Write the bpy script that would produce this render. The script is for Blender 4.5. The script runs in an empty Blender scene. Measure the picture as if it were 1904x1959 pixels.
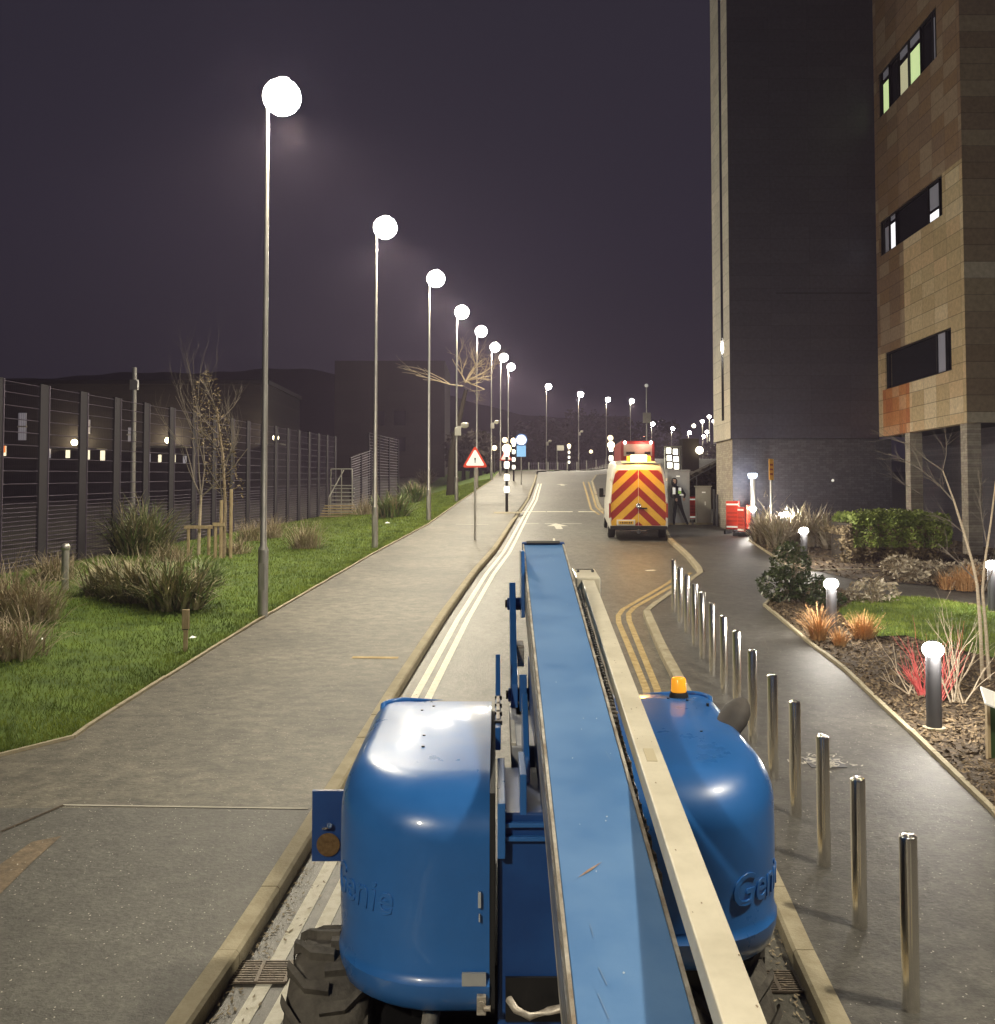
import bpy, math, random
from mathutils import Vector, Matrix, Euler
random.seed(7)
PI = math.pi
S = bpy.context.scene
COL = S.collection

# ---------------------------------------------------------------- camera
CAMZ, FPX, CX, CY = 3.43, 1907.0, 952.0, 865.0
PITCH = math.atan((945.0 - CY) / FPX)
cd = bpy.data.cameras.new('camera')
cam = bpy.data.objects.new('camera', cd); COL.objects.link(cam)
cam.location = (0, 0, CAMZ)
cam.rotation_euler = (PI / 2 + PITCH, 0, 0)
cd.sensor_fit = 'HORIZONTAL'; cd.sensor_width = 36.0
cd.lens = 36.0 * FPX / 1904.0
cd.shift_y = -(979.5 - CY) / 1904.0
cd.clip_start = 0.05; cd.clip_end = 3000
S.camera = cam
# ---------------------------------------------------------------- night sky
W = bpy.data.worlds.new('World'); S.world = W; W.use_nodes = True
nt = W.node_tree; nt.nodes.clear()
out = nt.nodes.new('ShaderNodeOutputWorld'); bg = nt.nodes.new('ShaderNodeBackground')
tc = nt.nodes.new('ShaderNodeTexCoord'); sp = nt.nodes.new('ShaderNodeSeparateXYZ')
rp = nt.nodes.new('ShaderNodeValToRGB'); nz = nt.nodes.new('ShaderNodeTexNoise')
ma = nt.nodes.new('ShaderNodeMath'); ma.operation = 'MULTIPLY_ADD'
nt.links.new(tc.outputs['Generated'], sp.inputs[0])
nt.links.new(tc.outputs['Generated'], nz.inputs['Vector'])
nz.inputs['Scale'].default_value = 1.6; nz.inputs['Detail'].default_value = 3
nt.links.new(nz.outputs['Fac'], ma.inputs[0]); ma.inputs[1].default_value = 0.12
nt.links.new(sp.outputs['Z'], ma.inputs[2])
nt.links.new(ma.outputs[0], rp.inputs[0])
e = rp.color_ramp.elements
e[0].position = 0.02; e[0].color = (0.017, 0.0145, 0.020, 1)
e[1].position = 0.85; e[1].color = (0.020, 0.0185, 0.027, 1)
m = e.new(0.32); m.color = (0.021, 0.0175, 0.028, 1)
nt.links.new(rp.outputs[0], bg.inputs[0]); bg.inputs[1].default_value = 1.0
nt.links.new(bg.outputs[0], out.inputs[0])
# ---------------------------------------------------------------- exposure
S.view_settings.view_transform = 'Standard'; S.view_settings.look = 'None'
S.view_settings.exposure = 0.12; S.view_settings.gamma = 1; S.view_settings.use_curve_mapping = False
S.render.engine = 'CYCLES'
S.cycles.use_denoising = True
S.cycles.max_bounces = 6; S.cycles.diffuse_bounces = 3; S.cycles.glossy_bounces = 3
S.cycles.volume_bounces = 0; S.cycles.sample_clamp_indirect = 4
S.cycles.caustics_reflective = False; S.cycles.caustics_refractive = False

# ---------------------------------------------------------------- site survey (picture <-> ground)
HP = [(-30, -1.65), (0, 0), (34, 1.87), (48, 2.70), (61, 3.58), (74, 4.38), (83, 4.88), (94, 5.42), (118, 6.2), (130, 6.4), (420, 7.2)]
def h(y):
    for (a, b), (c, d) in zip(HP, HP[1:]):
        if y <= c: return b + (d - b) * (y - a) / (c - a)
    return HP[-1][1]
def sstep(a, b, x):
    t = max(0., min(1., (x - a) / (b - a))); return t * t * (3 - 2 * t)
def fx(y): return 0.0551 * y - 12.585          # fence line
def fz(y):
    z = 1.63 + 0.019 * (y - 24.6)
    return z + (h(y) - z) * sstep(75, 130, y)
def ray(X, Y):
    u, v = X - CX, CY - Y
    return Vector((u, FPX * math.cos(PITCH) - v * math.sin(PITCH), FPX * math.sin(PITCH) + v * math.cos(PITCH)))
def at(X, Y, y):
    r = ray(X, Y); return Vector((0, 0, CAMZ)) + r * (y / r.y)
def flat(X, Y, dz=0.0):
    """ground point seen at picture position, on the road-level profile"""
    r = ray(X, Y); y = 1.5
    while y < 420:
        z = CAMZ + r.z / r.y * y
        if z <= h(y) + dz: break
        y += 0.25
    lo, hi = y - 0.25, y
    for _ in range(20):
        m_ = (lo + hi) / 2
        if CAMZ + r.z / r.y * m_ <= h(m_) + dz: hi = m_
        else: lo = m_
    return Vector((r.x / r.y * hi, hi, h(hi) + dz))
def curve(pts):
    pts = sorted(pts)
    def f(y):
        if y <= pts[0][0]: a, b = pts[0], pts[1]
        elif y >= pts[-1][0]: a, b = pts[-2], pts[-1]
        else:
            for a, b in zip(pts, pts[1:]):
                if y <= b[0]: break
        return a[1] + (b[1] - a[1]) * (y - a[0]) / (b[0] - a[0])
    return f
def gy(L, dz): return [(p.y, p.x) for p in (flat(a, b, dz) for a, b in L)]
KL = gy([(316,1959),(408,1833),(534,1646),(598,1545),(653,1460),(741,1319),(841,1172),(904,1089),(941,1049),(988,980),(1008,952),(1021,922),(1024,911)], .12)
KL += [(100, 4.0), (118, 7.6), (130, 12.4), (150, 19), (170, 25), (200, 41), (300, 90), (420, 150)]
kl = curve(KL)                                  # footway-side edge of the left kerb
GE = gy([(-330,1500),(0,1446),(144,1410),(170,1391),(227,1354),(360,1271),(493,1189),(718,1058),(820,1003),(873,965),(912,938),(940,920)], .12)
GE = [p for p in GE if p[0] > 9.5] + [(94, .2), (118, 4.8), (130, 9.5), (150, 15.5), (170, 22), (200, 37), (300, 86), (420, 146)]
ge = curve(GE)
KR = gy([(1628,1959),(1569.6,1843.8),(1513.6,1721),(1489.6,1670)], .12)
KR = [p for p in KR] + gy([(1322,1318),(1275,1235),(1243,1165)], .12) + gy([(1349,1094),(1320,1060),(1285,1030)], .1)
KR += [(38.5, 6.45), (41.5, 6.5), (46.5, 4.95), (52, 5.3), (72, 6.9), (84, 8.4), (90, 11), (96, 22), (104, 45), (120, 70), (420, 170)]
kr = curve(KR)
def T(x, y):
    e_ = ge(y)
    z0 = h(y)
    if x >= e_:
        r_ = 0
        if y > 118: r_ = 2.9 * sstep(118, 172, y) * sstep(4, 24, x)
        return z0 + r_
    f_ = fx(y)
    if x <= f_: return fz(y)
    t = (x - f_) / (e_ - f_)
    t = t * t * (3 - 2 * t) * .45 + t * .55
    return fz(y) + (z0 + .12 - fz(y)) * t
def ground(X, Y, dz=0.0):
    r = ray(X, Y); y = 3.0
    while y < 420:
        x = r.x / r.y * y
        if CAMZ + r.z / r.y * y <= T(x, y) + dz: break
        y += 0.1
    return Vector((r.x / r.y * y, y, T(r.x / r.y * y, y) + dz))

# ---------------------------------------------------------------- mesh helpers
class MB:
    def __init__(s): s.v = []; s.f = []; s.m = []; s.mi = 0
    def add(s, vs, fs):
        o = len(s.v); s.v.extend([tuple(a) for a in vs])
        for f in fs: s.f.append([o + i for i in f]); s.m.append(s.mi)
        return s
    def box(s, c, d, rz=0, M=None):
        hx, hy, hz = d[0] / 2, d[1] / 2, d[2] / 2
        vs = [Vector((x, y, z)) for z in (-hz, hz) for y in (-hy, hy) for x in (-hx, hx)]
        R = M or Matrix.Rotation(rz, 3, 'Z')
        return s.add([R @ a + Vector(c) for a in vs], [(0,2,3,1),(4,5,7,6),(0,1,5,4),(2,6,7,3),(0,4,6,2),(1,3,7,5)])
    def bx(s, x0, x1, y0, y1, z0, z1): return s.box(((x0+x1)/2, (y0+y1)/2, (z0+z1)/2), (x1-x0, y1-y0, z1-z0))
    def quad(s, a, b, c, d): return s.add([a, b, c, d], [(0,1,2,3)])
    def poly(s, pts): return s.add(pts, [list(range(len(pts)))])
    def tube(s, pts, rs, n=8, cap=True):
        pts = [Vector(p) for p in pts]
        if not isinstance(rs, (list, tuple)): rs = [rs] * len(pts)
        vs, fs = [], []
        up = None
        for i, p in enumerate(pts):
            t = (pts[min(i+1, len(pts)-1)] - pts[max(i-1, 0)])
            t = t.normalized() if t.length > 1e-9 else Vector((0, 0, 1))
            if up is None: up = Vector((1, 0, 0)) if abs(t.x) < .8 else Vector((0, 1, 0))
            a = t.cross(up).normalized(); b = t.cross(a).normalized(); up = a.cross(t) if False else up
            for k in range(n):
                w = 2 * PI * k / n
                vs.append(p + (a * math.cos(w) + b * math.sin(w)) * rs[i])
        for i in range(len(pts) - 1):
            for k in range(n):
                k2 = (k + 1) % n
                fs.append((i*n+k, i*n+k2, (i+1)*n+k2, (i+1)*n+k))
        if cap:
            fs.append(list(range(n))); fs.append([(len(pts)-1)*n + k for k in range(n-1, -1, -1)])
        return s.add(vs, fs)
    def cyl(s, p0, p1, r0, r1=None, n=12): return s.tube([p0, p1], [r0, r0 if r1 is None else r1], n)
    def lathe(s, prof, c=(0,0,0), n=20, M=None):
        vs, fs = [], []
        c = Vector(c)
        for r, z in prof:
            for k in range(n):
                w = 2*PI*k/n; p = Vector((r*math.cos(w), r*math.sin(w), z))
                vs.append((M @ p if M else p) + c)
        for i in range(len(prof)-1):
            for k in range(n):
                k2 = (k+1) % n
                fs.append((i*n+k, i*n+k2, (i+1)*n+k2, (i+1)*n+k))
        fs.append(list(range(n-1, -1, -1))); fs.append([(len(prof)-1)*n+k for k in range(n)])
        return s.add(vs, fs)
    def ball(s, c, r, n=14, sz=1.0):
        return s.lathe([(max(r*math.sin(PI*i/8), .0005), -r*sz*math.cos(PI*i/8)) for i in range(9)], c, n)
    def prism(s, pts, a, b, M=None):
        """pts: 2-D outline in x,z ; extruded from y=a to y=b"""
        n = len(pts); vs = [Vector((x, a, z)) for x, z in pts] + [Vector((x, b, z)) for x, z in pts]
        if M: vs = [M @ q for q in vs]
        return s.add(vs, [list(range(n)), list(range(2*n-1, n-1, -1))] + [(i, (i+1) % n + 0, n+(i+1) % n, n+i)[::-1] for i in range(n)])
    def build(s, name, mats, parent=None, smooth=False, bevel=0, loc=None):
        me = bpy.data.meshes.new(name); me.from_pydata(s.v, [], s.f)
        mats = mats if isinstance(mats, (list, tuple)) else [mats]
        for q in mats: me.materials.append(q)
        if len(mats) > 1: me.polygons.foreach_set('material_index', s.m)
        if smooth:
            me.polygons.foreach_set('use_smooth', [True] * len(me.polygons))
        me.update()
        o = bpy.data.objects.new(name, me); COL.objects.link(o)
        if parent: o.parent = parent
        if loc: o.location = loc
        if smooth == 'auto':
            try: me.set_sharp_from_angle(angle=math.radians(38))
            except Exception: pass
        if bevel:
            b = o.modifiers.new('bevel', 'BEVEL'); b.width = bevel; b.segments = 2; b.limit_method = 'ANGLE'
        return o
def tag(o, label=None, cat=None, group=None, kind=None):
    if label: o['label'] = label
    if cat: o['category'] = cat
    if group: o['group'] = group
    if kind: o['kind'] = kind
    return o
def thing(name, label, cat, loc=(0, 0, 0), rz=0, group=None):
    o = bpy.data.objects.new(name, None); COL.objects.link(o)
    o.empty_display_size = .2; o.location = loc; o.rotation_euler = (0, 0, rz)
    return tag(o, label, cat, group)
def dup(root, loc, rz=None, label=None, scale=None):
    def cp(o, par):
        c = o.copy(); COL.objects.link(c)
        if par: c.parent = par
        for ch in o.children: cp(ch, c)
        return c
    r = cp(root, None); r.location = loc
    if rz is not None: r.rotation_euler = (0, 0, rz)
    if label: r['label'] = label
    if scale: r.scale = (scale, scale, scale)
    return r

# ---------------------------------------------------------------- materials
def mat(name, c, rough=.6, metal=0., c2=None, sc=6., bump=0., bsc=40., coat=0., emit=None, es=0., stretch=None, spec=None, detail=4, ramp=(.35, .65), rv=0.):
    m = bpy.data.materials.new(name); m.use_nodes = True
    n = m.node_tree.nodes; L = m.node_tree.links; b = n['Principled BSDF']
    b.inputs['Base Color'].default_value = (*c, 1); b.inputs['Roughness'].default_value = rough
    b.inputs['Metallic'].default_value = metal
    if coat: b.inputs['Coat Weight'].default_value = coat; b.inputs['Coat Roughness'].default_value = .08
    if spec is not None: b.inputs['Specular IOR Level'].default_value = spec
    t = n.new('ShaderNodeTexCoord'); vec = t.outputs['Object']
    if stretch:
        mp = n.new('ShaderNodeMapping'); mp.inputs['Scale'].default_value = stretch
        L.new(vec, mp.inputs[0]); vec = mp.outputs[0]
    if c2:
        z = n.new('ShaderNodeTexNoise'); z.inputs['Scale'].default_value = sc; z.inputs['Detail'].default_value = detail
        z.inputs['Roughness'].default_value = .65
        L.new(vec, z.inputs['Vector'])
        r = n.new('ShaderNodeValToRGB'); r.color_ramp.elements[0].position = ramp[0]; r.color_ramp.elements[1].position = ramp[1]
        r.color_ramp.elements[0].color = (*c, 1); r.color_ramp.elements[1].color = (*c2, 1)
        L.new(z.outputs['Fac'], r.inputs[0]); L.new(r.outputs[0], b.inputs['Base Color'])
        if rv:
            q = n.new('ShaderNodeMapRange'); q.inputs[1].default_value = .3; q.inputs[2].default_value = .7
            q.inputs[3].default_value = rough - rv; q.inputs[4].default_value = rough + rv
            L.new(z.outputs['Fac'], q.inputs[0]); L.new(q.outputs[0], b.inputs['Roughness'])
    if bump:
        z2 = n.new('ShaderNodeTexNoise'); z2.inputs['Scale'].default_value = bsc; z2.inputs['Detail'].default_value = 3
        L.new(vec, z2.inputs['Vector'])
        bp = n.new('ShaderNodeBump'); bp.inputs['Strength'].default_value = bump; bp.inputs['Distance'].default_value = .02
        L.new(z2.outputs['Fac'], bp.inputs['Height']); L.new(bp.outputs[0], b.inputs['Normal'])
    if emit:
        b.inputs['Emission Color'].default_value = (*emit, 1); b.inputs['Emission Strength'].default_value = es
    return m
def tarmac(name, dark, mid, light, rough=.7, speck=.5, stretch=(1, 1, 1), patch=.25):
    """aggregate surface: large patches, fine grain, scattered pale chips"""
    m = mat(name, mid, rough); n = m.node_tree.nodes; L = m.node_tree.links; b = n['Principled BSDF']
    t = n.new('ShaderNodeTexCoord'); mp = n.new('ShaderNodeMapping'); mp.inputs['Scale'].default_value = stretch
    L.new(t.outputs['Object'], mp.inputs[0])
    def noise(s, d=4, r=.6):
        z = n.new('ShaderNodeTexNoise'); z.inputs['Scale'].default_value = s; z.inputs['Detail'].default_value = d
        z.inputs['Roughness'].default_value = r; L.new(mp.outputs[0], z.inputs['Vector']); return z.outputs['Fac']
    A = noise(.55, 5); B = noise(22, 4, .75); C = noise(5, 3)
    r1 = n.new('ShaderNodeValToRGB'); L.new(A, r1.inputs[0])
    r1.color_ramp.elements[0].position = .3; r1.color_ramp.elements[1].position = .7
    r1.color_ramp.elements[0].color = (*dark, 1); r1.color_ramp.elements[1].color = (*mid, 1)
    r2 = n.new('ShaderNodeValToRGB'); L.new(B, r2.inputs[0])
    r2.color_ramp.elements[0].position = .3; r2.color_ramp.elements[1].position = .72
    r2.color_ramp.elements[0].color = (.55, .55, .55, 1); r2.color_ramp.elements[1].color = (1.45, 1.45, 1.45, 1)
    mx = n.new('ShaderNodeMix'); mx.data_type = 'RGBA'; mx.blend_type = 'MULTIPLY'; mx.inputs[0].default_value = .9
    L.new(r1.outputs[0], mx.inputs[6]); L.new(r2.outputs[0], mx.inputs[7])
    r3 = n.new('ShaderNodeValToRGB'); L.new(C, r3.inputs[0])
    r3.color_ramp.elements[0].position = .35; r3.color_ramp.elements[1].position = .65
    r3.color_ramp.elements[0].color = (1 - patch, 1 - patch, 1 - patch, 1); r3.color_ramp.elements[1].color = (1 + patch, 1 + patch, 1 + patch, 1)
    m3 = n.new('ShaderNodeMix'); m3.data_type = 'RGBA'; m3.blend_type = 'MULTIPLY'; m3.inputs[0].default_value = 1
    L.new(mx.outputs[2], m3.inputs[6]); L.new(r3.outputs[0], m3.inputs[7])
    v = n.new('ShaderNodeTexVoronoi'); v.inputs['Scale'].default_value = 26; L.new(mp.outputs[0], v.inputs['Vector'])
    w = n.new('ShaderNodeMath'); w.operation = 'LESS_THAN'; w.inputs[1].default_value = .13; L.new(v.outputs['Distance'], w.inputs[0])
    sc_ = n.new('ShaderNodeSeparateColor'); L.new(v.outputs['Color'], sc_.inputs[0])
    w2 = n.new('ShaderNodeMath'); w2.operation = 'GREATER_THAN'; w2.inputs[1].default_value = 1 - speck * .35; L.new(sc_.outputs[0], w2.inputs[0])
    w3 = n.new('ShaderNodeMath'); w3.operation = 'MULTIPLY'; L.new(w.outputs[0], w3.inputs[0]); L.new(w2.outputs[0], w3.inputs[1])
    m4 = n.new('ShaderNodeMix'); m4.data_type = 'RGBA'; L.new(w3.outputs[0], m4.inputs[0])
    L.new(m3.outputs[2], m4.inputs[6]); m4.inputs[7].default_value = (*light, 1)
    L.new(m4.outputs[2], b.inputs['Base Color'])
    bp = n.new('ShaderNodeBump'); bp.inputs['Strength'].default_value = .55; bp.inputs['Distance'].default_value = .012
    L.new(B, bp.inputs['Height']); L.new(bp.outputs[0], b.inputs['Normal'])
    return m
def tiles(name, cols, w, hh, horiz='x', joint=.03, rough=.6, jcol=.35, brick=False, w2=None, zoff=0.):
    """panel / tile cladding: each panel takes one of cols; thin joints"""
    m = mat(name, cols[0], rough); n = m.node_tree.nodes; L = m.node_tree.links; b = n['Principled BSDF']
    t = n.new('ShaderNodeTexCoord'); s_ = n.new('ShaderNodeSeparateXYZ'); L.new(t.outputs['Object'], s_.inputs[0])
    def M(op, a, b_=None):
        q = n.new('ShaderNodeMath'); q.operation = op
        for i, x in enumerate((a, b_)):
            if x is None: continue
            if isinstance(x, (int, float)): q.inputs[i].default_value = x
            else: L.new(x, q.inputs[i])
        return q.outputs[0]
    u = M('DIVIDE', s_.outputs['X' if horiz == 'x' else 'Y'], w); v = M('DIVIDE', M('ADD', s_.outputs['Z'], zoff), hh)
    fv = M('FLOOR', v)
    if brick: u = M('ADD', u, M('MULTIPLY', M('MODULO', fv, 2.), .5))
    cb = n.new('ShaderNodeCombineXYZ'); L.new(M('FLOOR', u), cb.inputs[0]); L.new(fv, cb.inputs[1])
    wn = n.new('ShaderNodeTexWhiteNoise'); wn.noise_dimensions = '2D'; L.new(cb.outputs[0], wn.inputs['Vector'])
    r = n.new('ShaderNodeValToRGB'); r.color_ramp.interpolation = 'CONSTANT'; el = r.color_ramp.elements
    while len(el) < len(cols): el.new(.5)
    for i, c in enumerate(cols): el[i].position = i / len(cols); el[i].color = (*c, 1)
    L.new(wn.outputs['Value'], r.inputs[0])
    ju = M('GREATER_THAN', M('FRACT', u), joint * .25 if not brick else .06); jv = M('GREATER_THAN', M('FRACT', v), joint if not brick else .12)
    k = M('MULTIPLY', ju, jv); k = M('ADD', M('MULTIPLY', k, 1 - jcol), jcol)
    z = n.new('ShaderNodeTexNoise'); z.inputs['Scale'].default_value = 9; z.inputs['Detail'].default_value = 5; L.new(t.outputs['Object'], z.inputs['Vector'])
    k = M('MULTIPLY', k, M('ADD', M('MULTIPLY', z.outputs['Fac'], .7), .65))
    mx = n.new('ShaderNodeMix'); mx.data_type = 'RGBA'; mx.blend_type = 'MULTIPLY'; mx.inputs[0].default_value = 1
    cc = n.new('ShaderNodeCombineColor')
    for i in range(3): L.new(k, cc.inputs[i])
    L.new(r.outputs[0], mx.inputs[6]); L.new(cc.outputs[0], mx.inputs[7]); L.new(mx.outputs[2], b.inputs['Base Color'])
    bp = n.new('ShaderNodeBump'); bp.inputs['Strength'].default_value = .5; bp.inputs['Distance'].default_value = .01
    L.new(k, bp.inputs['Height']); L.new(bp.outputs[0], b.inputs['Normal'])
    return m
def glow(name, c, s):
    m = bpy.data.materials.new(name); m.use_nodes = True; b = m.node_tree.nodes['Principled BSDF']
    b.inputs['Base Color'].default_value = (*c, 1); b.inputs['Emission Color'].default_value = (*c, 1); b.inputs['Emission Strength'].default_value = s
    return m
MT = dict(
 road=tarmac('road_surface', (.105,.10,.085), (.155,.148,.125), (.42,.40,.35), .5, .35, (1, .5, 1), .2),
 pathn=tarmac('near_footway_tarmac', (.072,.070,.062), (.10,.097,.084), (.55,.53,.46), .6, 1.0, (1, 1, 1), .16),
 path=tarmac('footway_tarmac', (.066,.060,.046), (.140,.128,.097), (.5,.48,.42), .6, .9, (.9, 1.2, 1), .36),
 pathr=tarmac('right_footway_tarmac', (.062,.058,.052), (.092,.087,.076), (.5,.48,.42), .58, .6, (1, 1.2, 1), .24),
 conc=mat('concrete', (.30,.26,.17), .85, c2=(.42,.37,.26), sc=4, bump=.3),
 paint=mat('road_paint', (.68,.64,.50), .7, c2=(.88,.85,.72), sc=14, bump=.2, ramp=(.3,.55)),
 ypaint=mat('worn_yellow_paint', (.36,.25,.09), .75, c2=(.55,.42,.2), sc=10, bump=.2),
 wpaint=mat('white_paint_marks', (.5,.48,.4), .7, c2=(.7,.68,.6), sc=12),
 soil=mat('soil', (.045,.032,.02), .95, c2=(.10,.072,.045), sc=9, bump=.9, bsc=25),
 turf=mat('turf', (.045,.085,.008), .9, c2=(.11,.18,.018), sc=2.2, bump=.6, bsc=30, detail=6),
 dirt=mat('open_ground', (.05,.045,.035), .95, c2=(.08,.07,.05), sc=.6),
 galv=mat('galvanised_steel', (.42,.41,.38), .42, .75, c2=(.55,.54,.5), sc=7, stretch=(1,1,.3)),
 dgrey=mat('dark_grey_steel', (.10,.10,.11), .45, .4),
 black=mat('black_rubber', (.016,.016,.017), .7),
 blk=mat('black_steel', (.02,.02,.022), .45, .3),
 ss=mat('stainless_steel', (.98,.95,.88), .17, 1.0, stretch=(15,15,.05), bump=.55, bsc=2.2),
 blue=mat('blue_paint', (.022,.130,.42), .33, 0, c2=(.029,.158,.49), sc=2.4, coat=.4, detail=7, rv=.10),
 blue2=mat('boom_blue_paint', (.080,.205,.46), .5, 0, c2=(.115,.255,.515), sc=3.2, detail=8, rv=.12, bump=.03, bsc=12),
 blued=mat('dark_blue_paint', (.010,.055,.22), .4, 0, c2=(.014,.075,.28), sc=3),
 worn=mat('worn_bare_steel', (.30,.24,.18), .5, .5, c2=(.75,.72,.65), sc=5, stretch=(2,.5,6), detail=6),
 cream=mat('cream_paint', (.58,.535,.42), .5, 0, c2=(.72,.67,.54), sc=4.6, detail=7, bump=.04, bsc=20, coat=.1),
 wire=mat('fence_wire', (.10,.08,.12), .5, .3),  # lens flare's purple put into the colour here and on the posts
 fpost=mat('fence_post', (.013,.010,.017), .8),
 wood=mat('weathered_timber', (.34,.25,.14), .85, c2=(.5,.40,.25), sc=8, stretch=(3,3,.5)),
 bark=mat('bark', (.22,.17,.11), .9, c2=(.36,.29,.2), sc=14, bump=.4),
 birch=mat('pale_bark', (.45,.36,.25), .8, c2=(.6,.52,.4), sc=18, stretch=(1,1,4)),
 twig=mat('twig', (.22,.19,.16), .9),
 strap=mat('strap_leaves', (.14,.14,.07), .7, c2=(.42,.36,.22), sc=3),
 strapg=mat('green_strap_leaves', (.08,.13,.035), .6, c2=(.26,.32,.13), sc=3),
 dry=mat('dry_grass', (.27,.215,.14), .9, c2=(.46,.39,.27), sc=4),
 orange_g=mat('orange_dry_grass', (.50,.26,.10), .9, c2=(.62,.38,.18), sc=6),
 phorm=mat('pale_strap_leaves', (.20,.15,.09), .6, c2=(.62,.55,.42), sc=5),
 hedge=mat('hedge_leaves', (.10,.14,.03), .6, c2=(.30,.37,.08), sc=3),
 hedge2=mat('brown_leaves', (.10,.075,.04), .8, c2=(.26,.20,.11), sc=3),
 shrub=mat('dark_leaves', (.025,.04,.015), .35, c2=(.075,.10,.035), sc=5),
 redstem=mat('red_stems', (.62,.09,.10), .5, c2=(.75,.2,.18), sc=5),
 chip=mat('bark_chips', (.07,.048,.028), .9, c2=(.27,.20,.12), sc=7),
 flake=mat('pale_litter', (.55,.52,.45), .9),
 red=mat('barrier_red', (.70,.06,.035), .45, c2=(.6,.05,.03), sc=5),
 selflit=mat('self_lit_white', (.85,.85,.8), .4, emit=(1,.95,.85), es=.25),  # faint glow stands in for lamplight thrown back
 vanw=mat('white_paintwork', (.72,.70,.62), .3, c2=(.78,.76,.68), sc=2, coat=.3),
 chevr=mat('chevron_red', (.27,.02,.014), .4, c2=(.33,.028,.02), sc=3), chevy=mat('chevron_yellow', (.66,.38,.035), .4, c2=(.74,.45,.06), sc=3),
 glass=mat('dark_glass', (.01,.01,.014), .08, 0, spec=.6),
 chrome=mat('chrome', (.7,.7,.7), .15, 1),
 cab=mat('cabinet_grey', (.28,.28,.28), .55, c2=(.34,.34,.33), sc=2), cab2=mat('cabinet_pale', (.36,.34,.29), .6, c2=(.42,.4,.34), sc=2),
 cladd=tiles('grey_cladding', [(.060,.057,.078),(.064,.061,.082),(.057,.054,.074)], 1.4, .45, 'x', .025, .42, .6),
 cladl=tiles('lamplit_cladding', [(.62,.58,.48),(.68,.63,.52),(.57,.53,.44)], 1.3, .6, 'y', .03, .6, .5),
 brickd=tiles('dark_brick', [(.075,.072,.086),(.088,.084,.098),(.068,.065,.078)], .225, .075, 'x', .1, .6, .6, True),
 brickl=tiles('pale_brick', [(.38,.34,.27),(.43,.39,.31),(.34,.30,.25)], .225, .075, 'y', .1, .8, .6, True),
 terra=tiles('terracotta_tiles', [(.56,.44,.25),(.62,.50,.30),(.52,.40,.22),(.70,.58,.38),(.58,.46,.27),(.64,.48,.28),(.54,.41,.23)], .95, .48, 'y', .05, .65, .5),
 terra2=tiles('orange_tiles', [(.50,.20,.07),(.56,.25,.09),(.60,.34,.17),(.44,.16,.055),(.52,.22,.075)], .62, .48, 'y', .05, .65, .6),
 band=tiles('banded_tiles', [(.28,.22,.14),(.24,.18,.11),(.46,.41,.30),(.29,.23,.14),(.25,.19,.12),(.33,.27,.17)], 200., .48, 'x', .04, .65, .6),
 brown=mat('dark_brown_bark', (.035,.028,.02), .9),
)
LAMPG = glow('lamp_glare', (1, .93, .78), 150)
LOWG = glow('bollard_light', (1, .95, .88), 60)
COOLG = glow('cool_bollard_light', (.72, .85, 1), 12)
AMBG = glow('amber_globe', (1, .78, .36), 9)
WBAND = glow('lit_white_band', (1, .95, .8), 2.2)
BEACON = glow('amber_beacon', (1, .62, .16), 26)
WARMW = glow('warm_lit_pane', (1, .86, .55), 1.6)
def light(name, p, power, col, r=.1, parent=None, kind='POINT', rot=None, spot=None):
    l = bpy.data.lights.new(name, kind); l.energy = power; l.color = col
    l.shadow_soft_size = r
    if spot: l.spot_size = spot; l.spot_blend = .6
    o = bpy.data.objects.new(name, l); COL.objects.link(o); o.location = p
    if rot: o.rotation_euler = rot
    if parent: o.parent = parent
    return o
# ================================================================ GROUND SHEETS
YS = [-12 + .5*i for i in range(0, 105)] + [41 + i for i in range(0, 90)] + [131 + 5*i for i in range(0, 58)]
for q in (34, 48, 61, 74, 83, 94, 118, 130): YS.append(q)
YS = sorted(set(YS + [p[0] for p in KL + GE + KR if -12 < p[0] < 420]))
def sheet(name, xa, xb, dz, m, y0=-12, y1=420, cols=6, zf=None, label=None):
    g = MB(); ys = [y for y in YS if y0 <= y <= y1]
    if y0 not in ys: ys = [y0] + ys
    if ys[-1] != y1: ys.append(y1)
    vs, fs = [], []
    for y in ys:
        a, b = xa(y), xb(y)
        for c in range(cols + 1):
            x = a + (b - a) * c / cols
            vs.append((x, y, (zf(x, y) if zf else T(x, y)) + dz))
    for i in range(len(ys) - 1):
        for c in range(cols):
            a = i * (cols + 1) + c
            fs.append((a, a + 1, a + cols + 2, a + cols + 1))
    g.add(vs, fs); o = g.build(name, m, smooth=True); tag(o, label, kind='structure'); return o
KW = .135
sheet('ground', lambda y: ge(y) - .2, lambda y: 190, -.25, MT['dirt'], cols=26)
sheet('field', lambda y: -160, lambda y: fx(y) + .05, 0, MT['dirt'], cols=2)
sheet('grass_verge', lambda y: fx(y), lambda y: ge(y), 0, MT['turf'], cols=14)
YJ = flat(400, 1546, .11).y
sheet('pavement', ge, lambda y: kl(y), .11, MT['pathn'], y1=YJ, cols=4, label='greyer near part of the left footway')
sheet('pavement', ge, lambda y: kl(y), .11, MT['path'], y0=YJ, cols=4, label='wide grey tarmac footway left of the road')
sheet('road', lambda y: kl(y) + KW - .01, lambda y: kr(y) - KW + .01, 0, MT['road'], cols=12)
sheet('pavement', kr, lambda y: 60, .11, MT['pathr'], y1=92, cols=4, label='tarmac footway right of the road with bollards')

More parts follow.
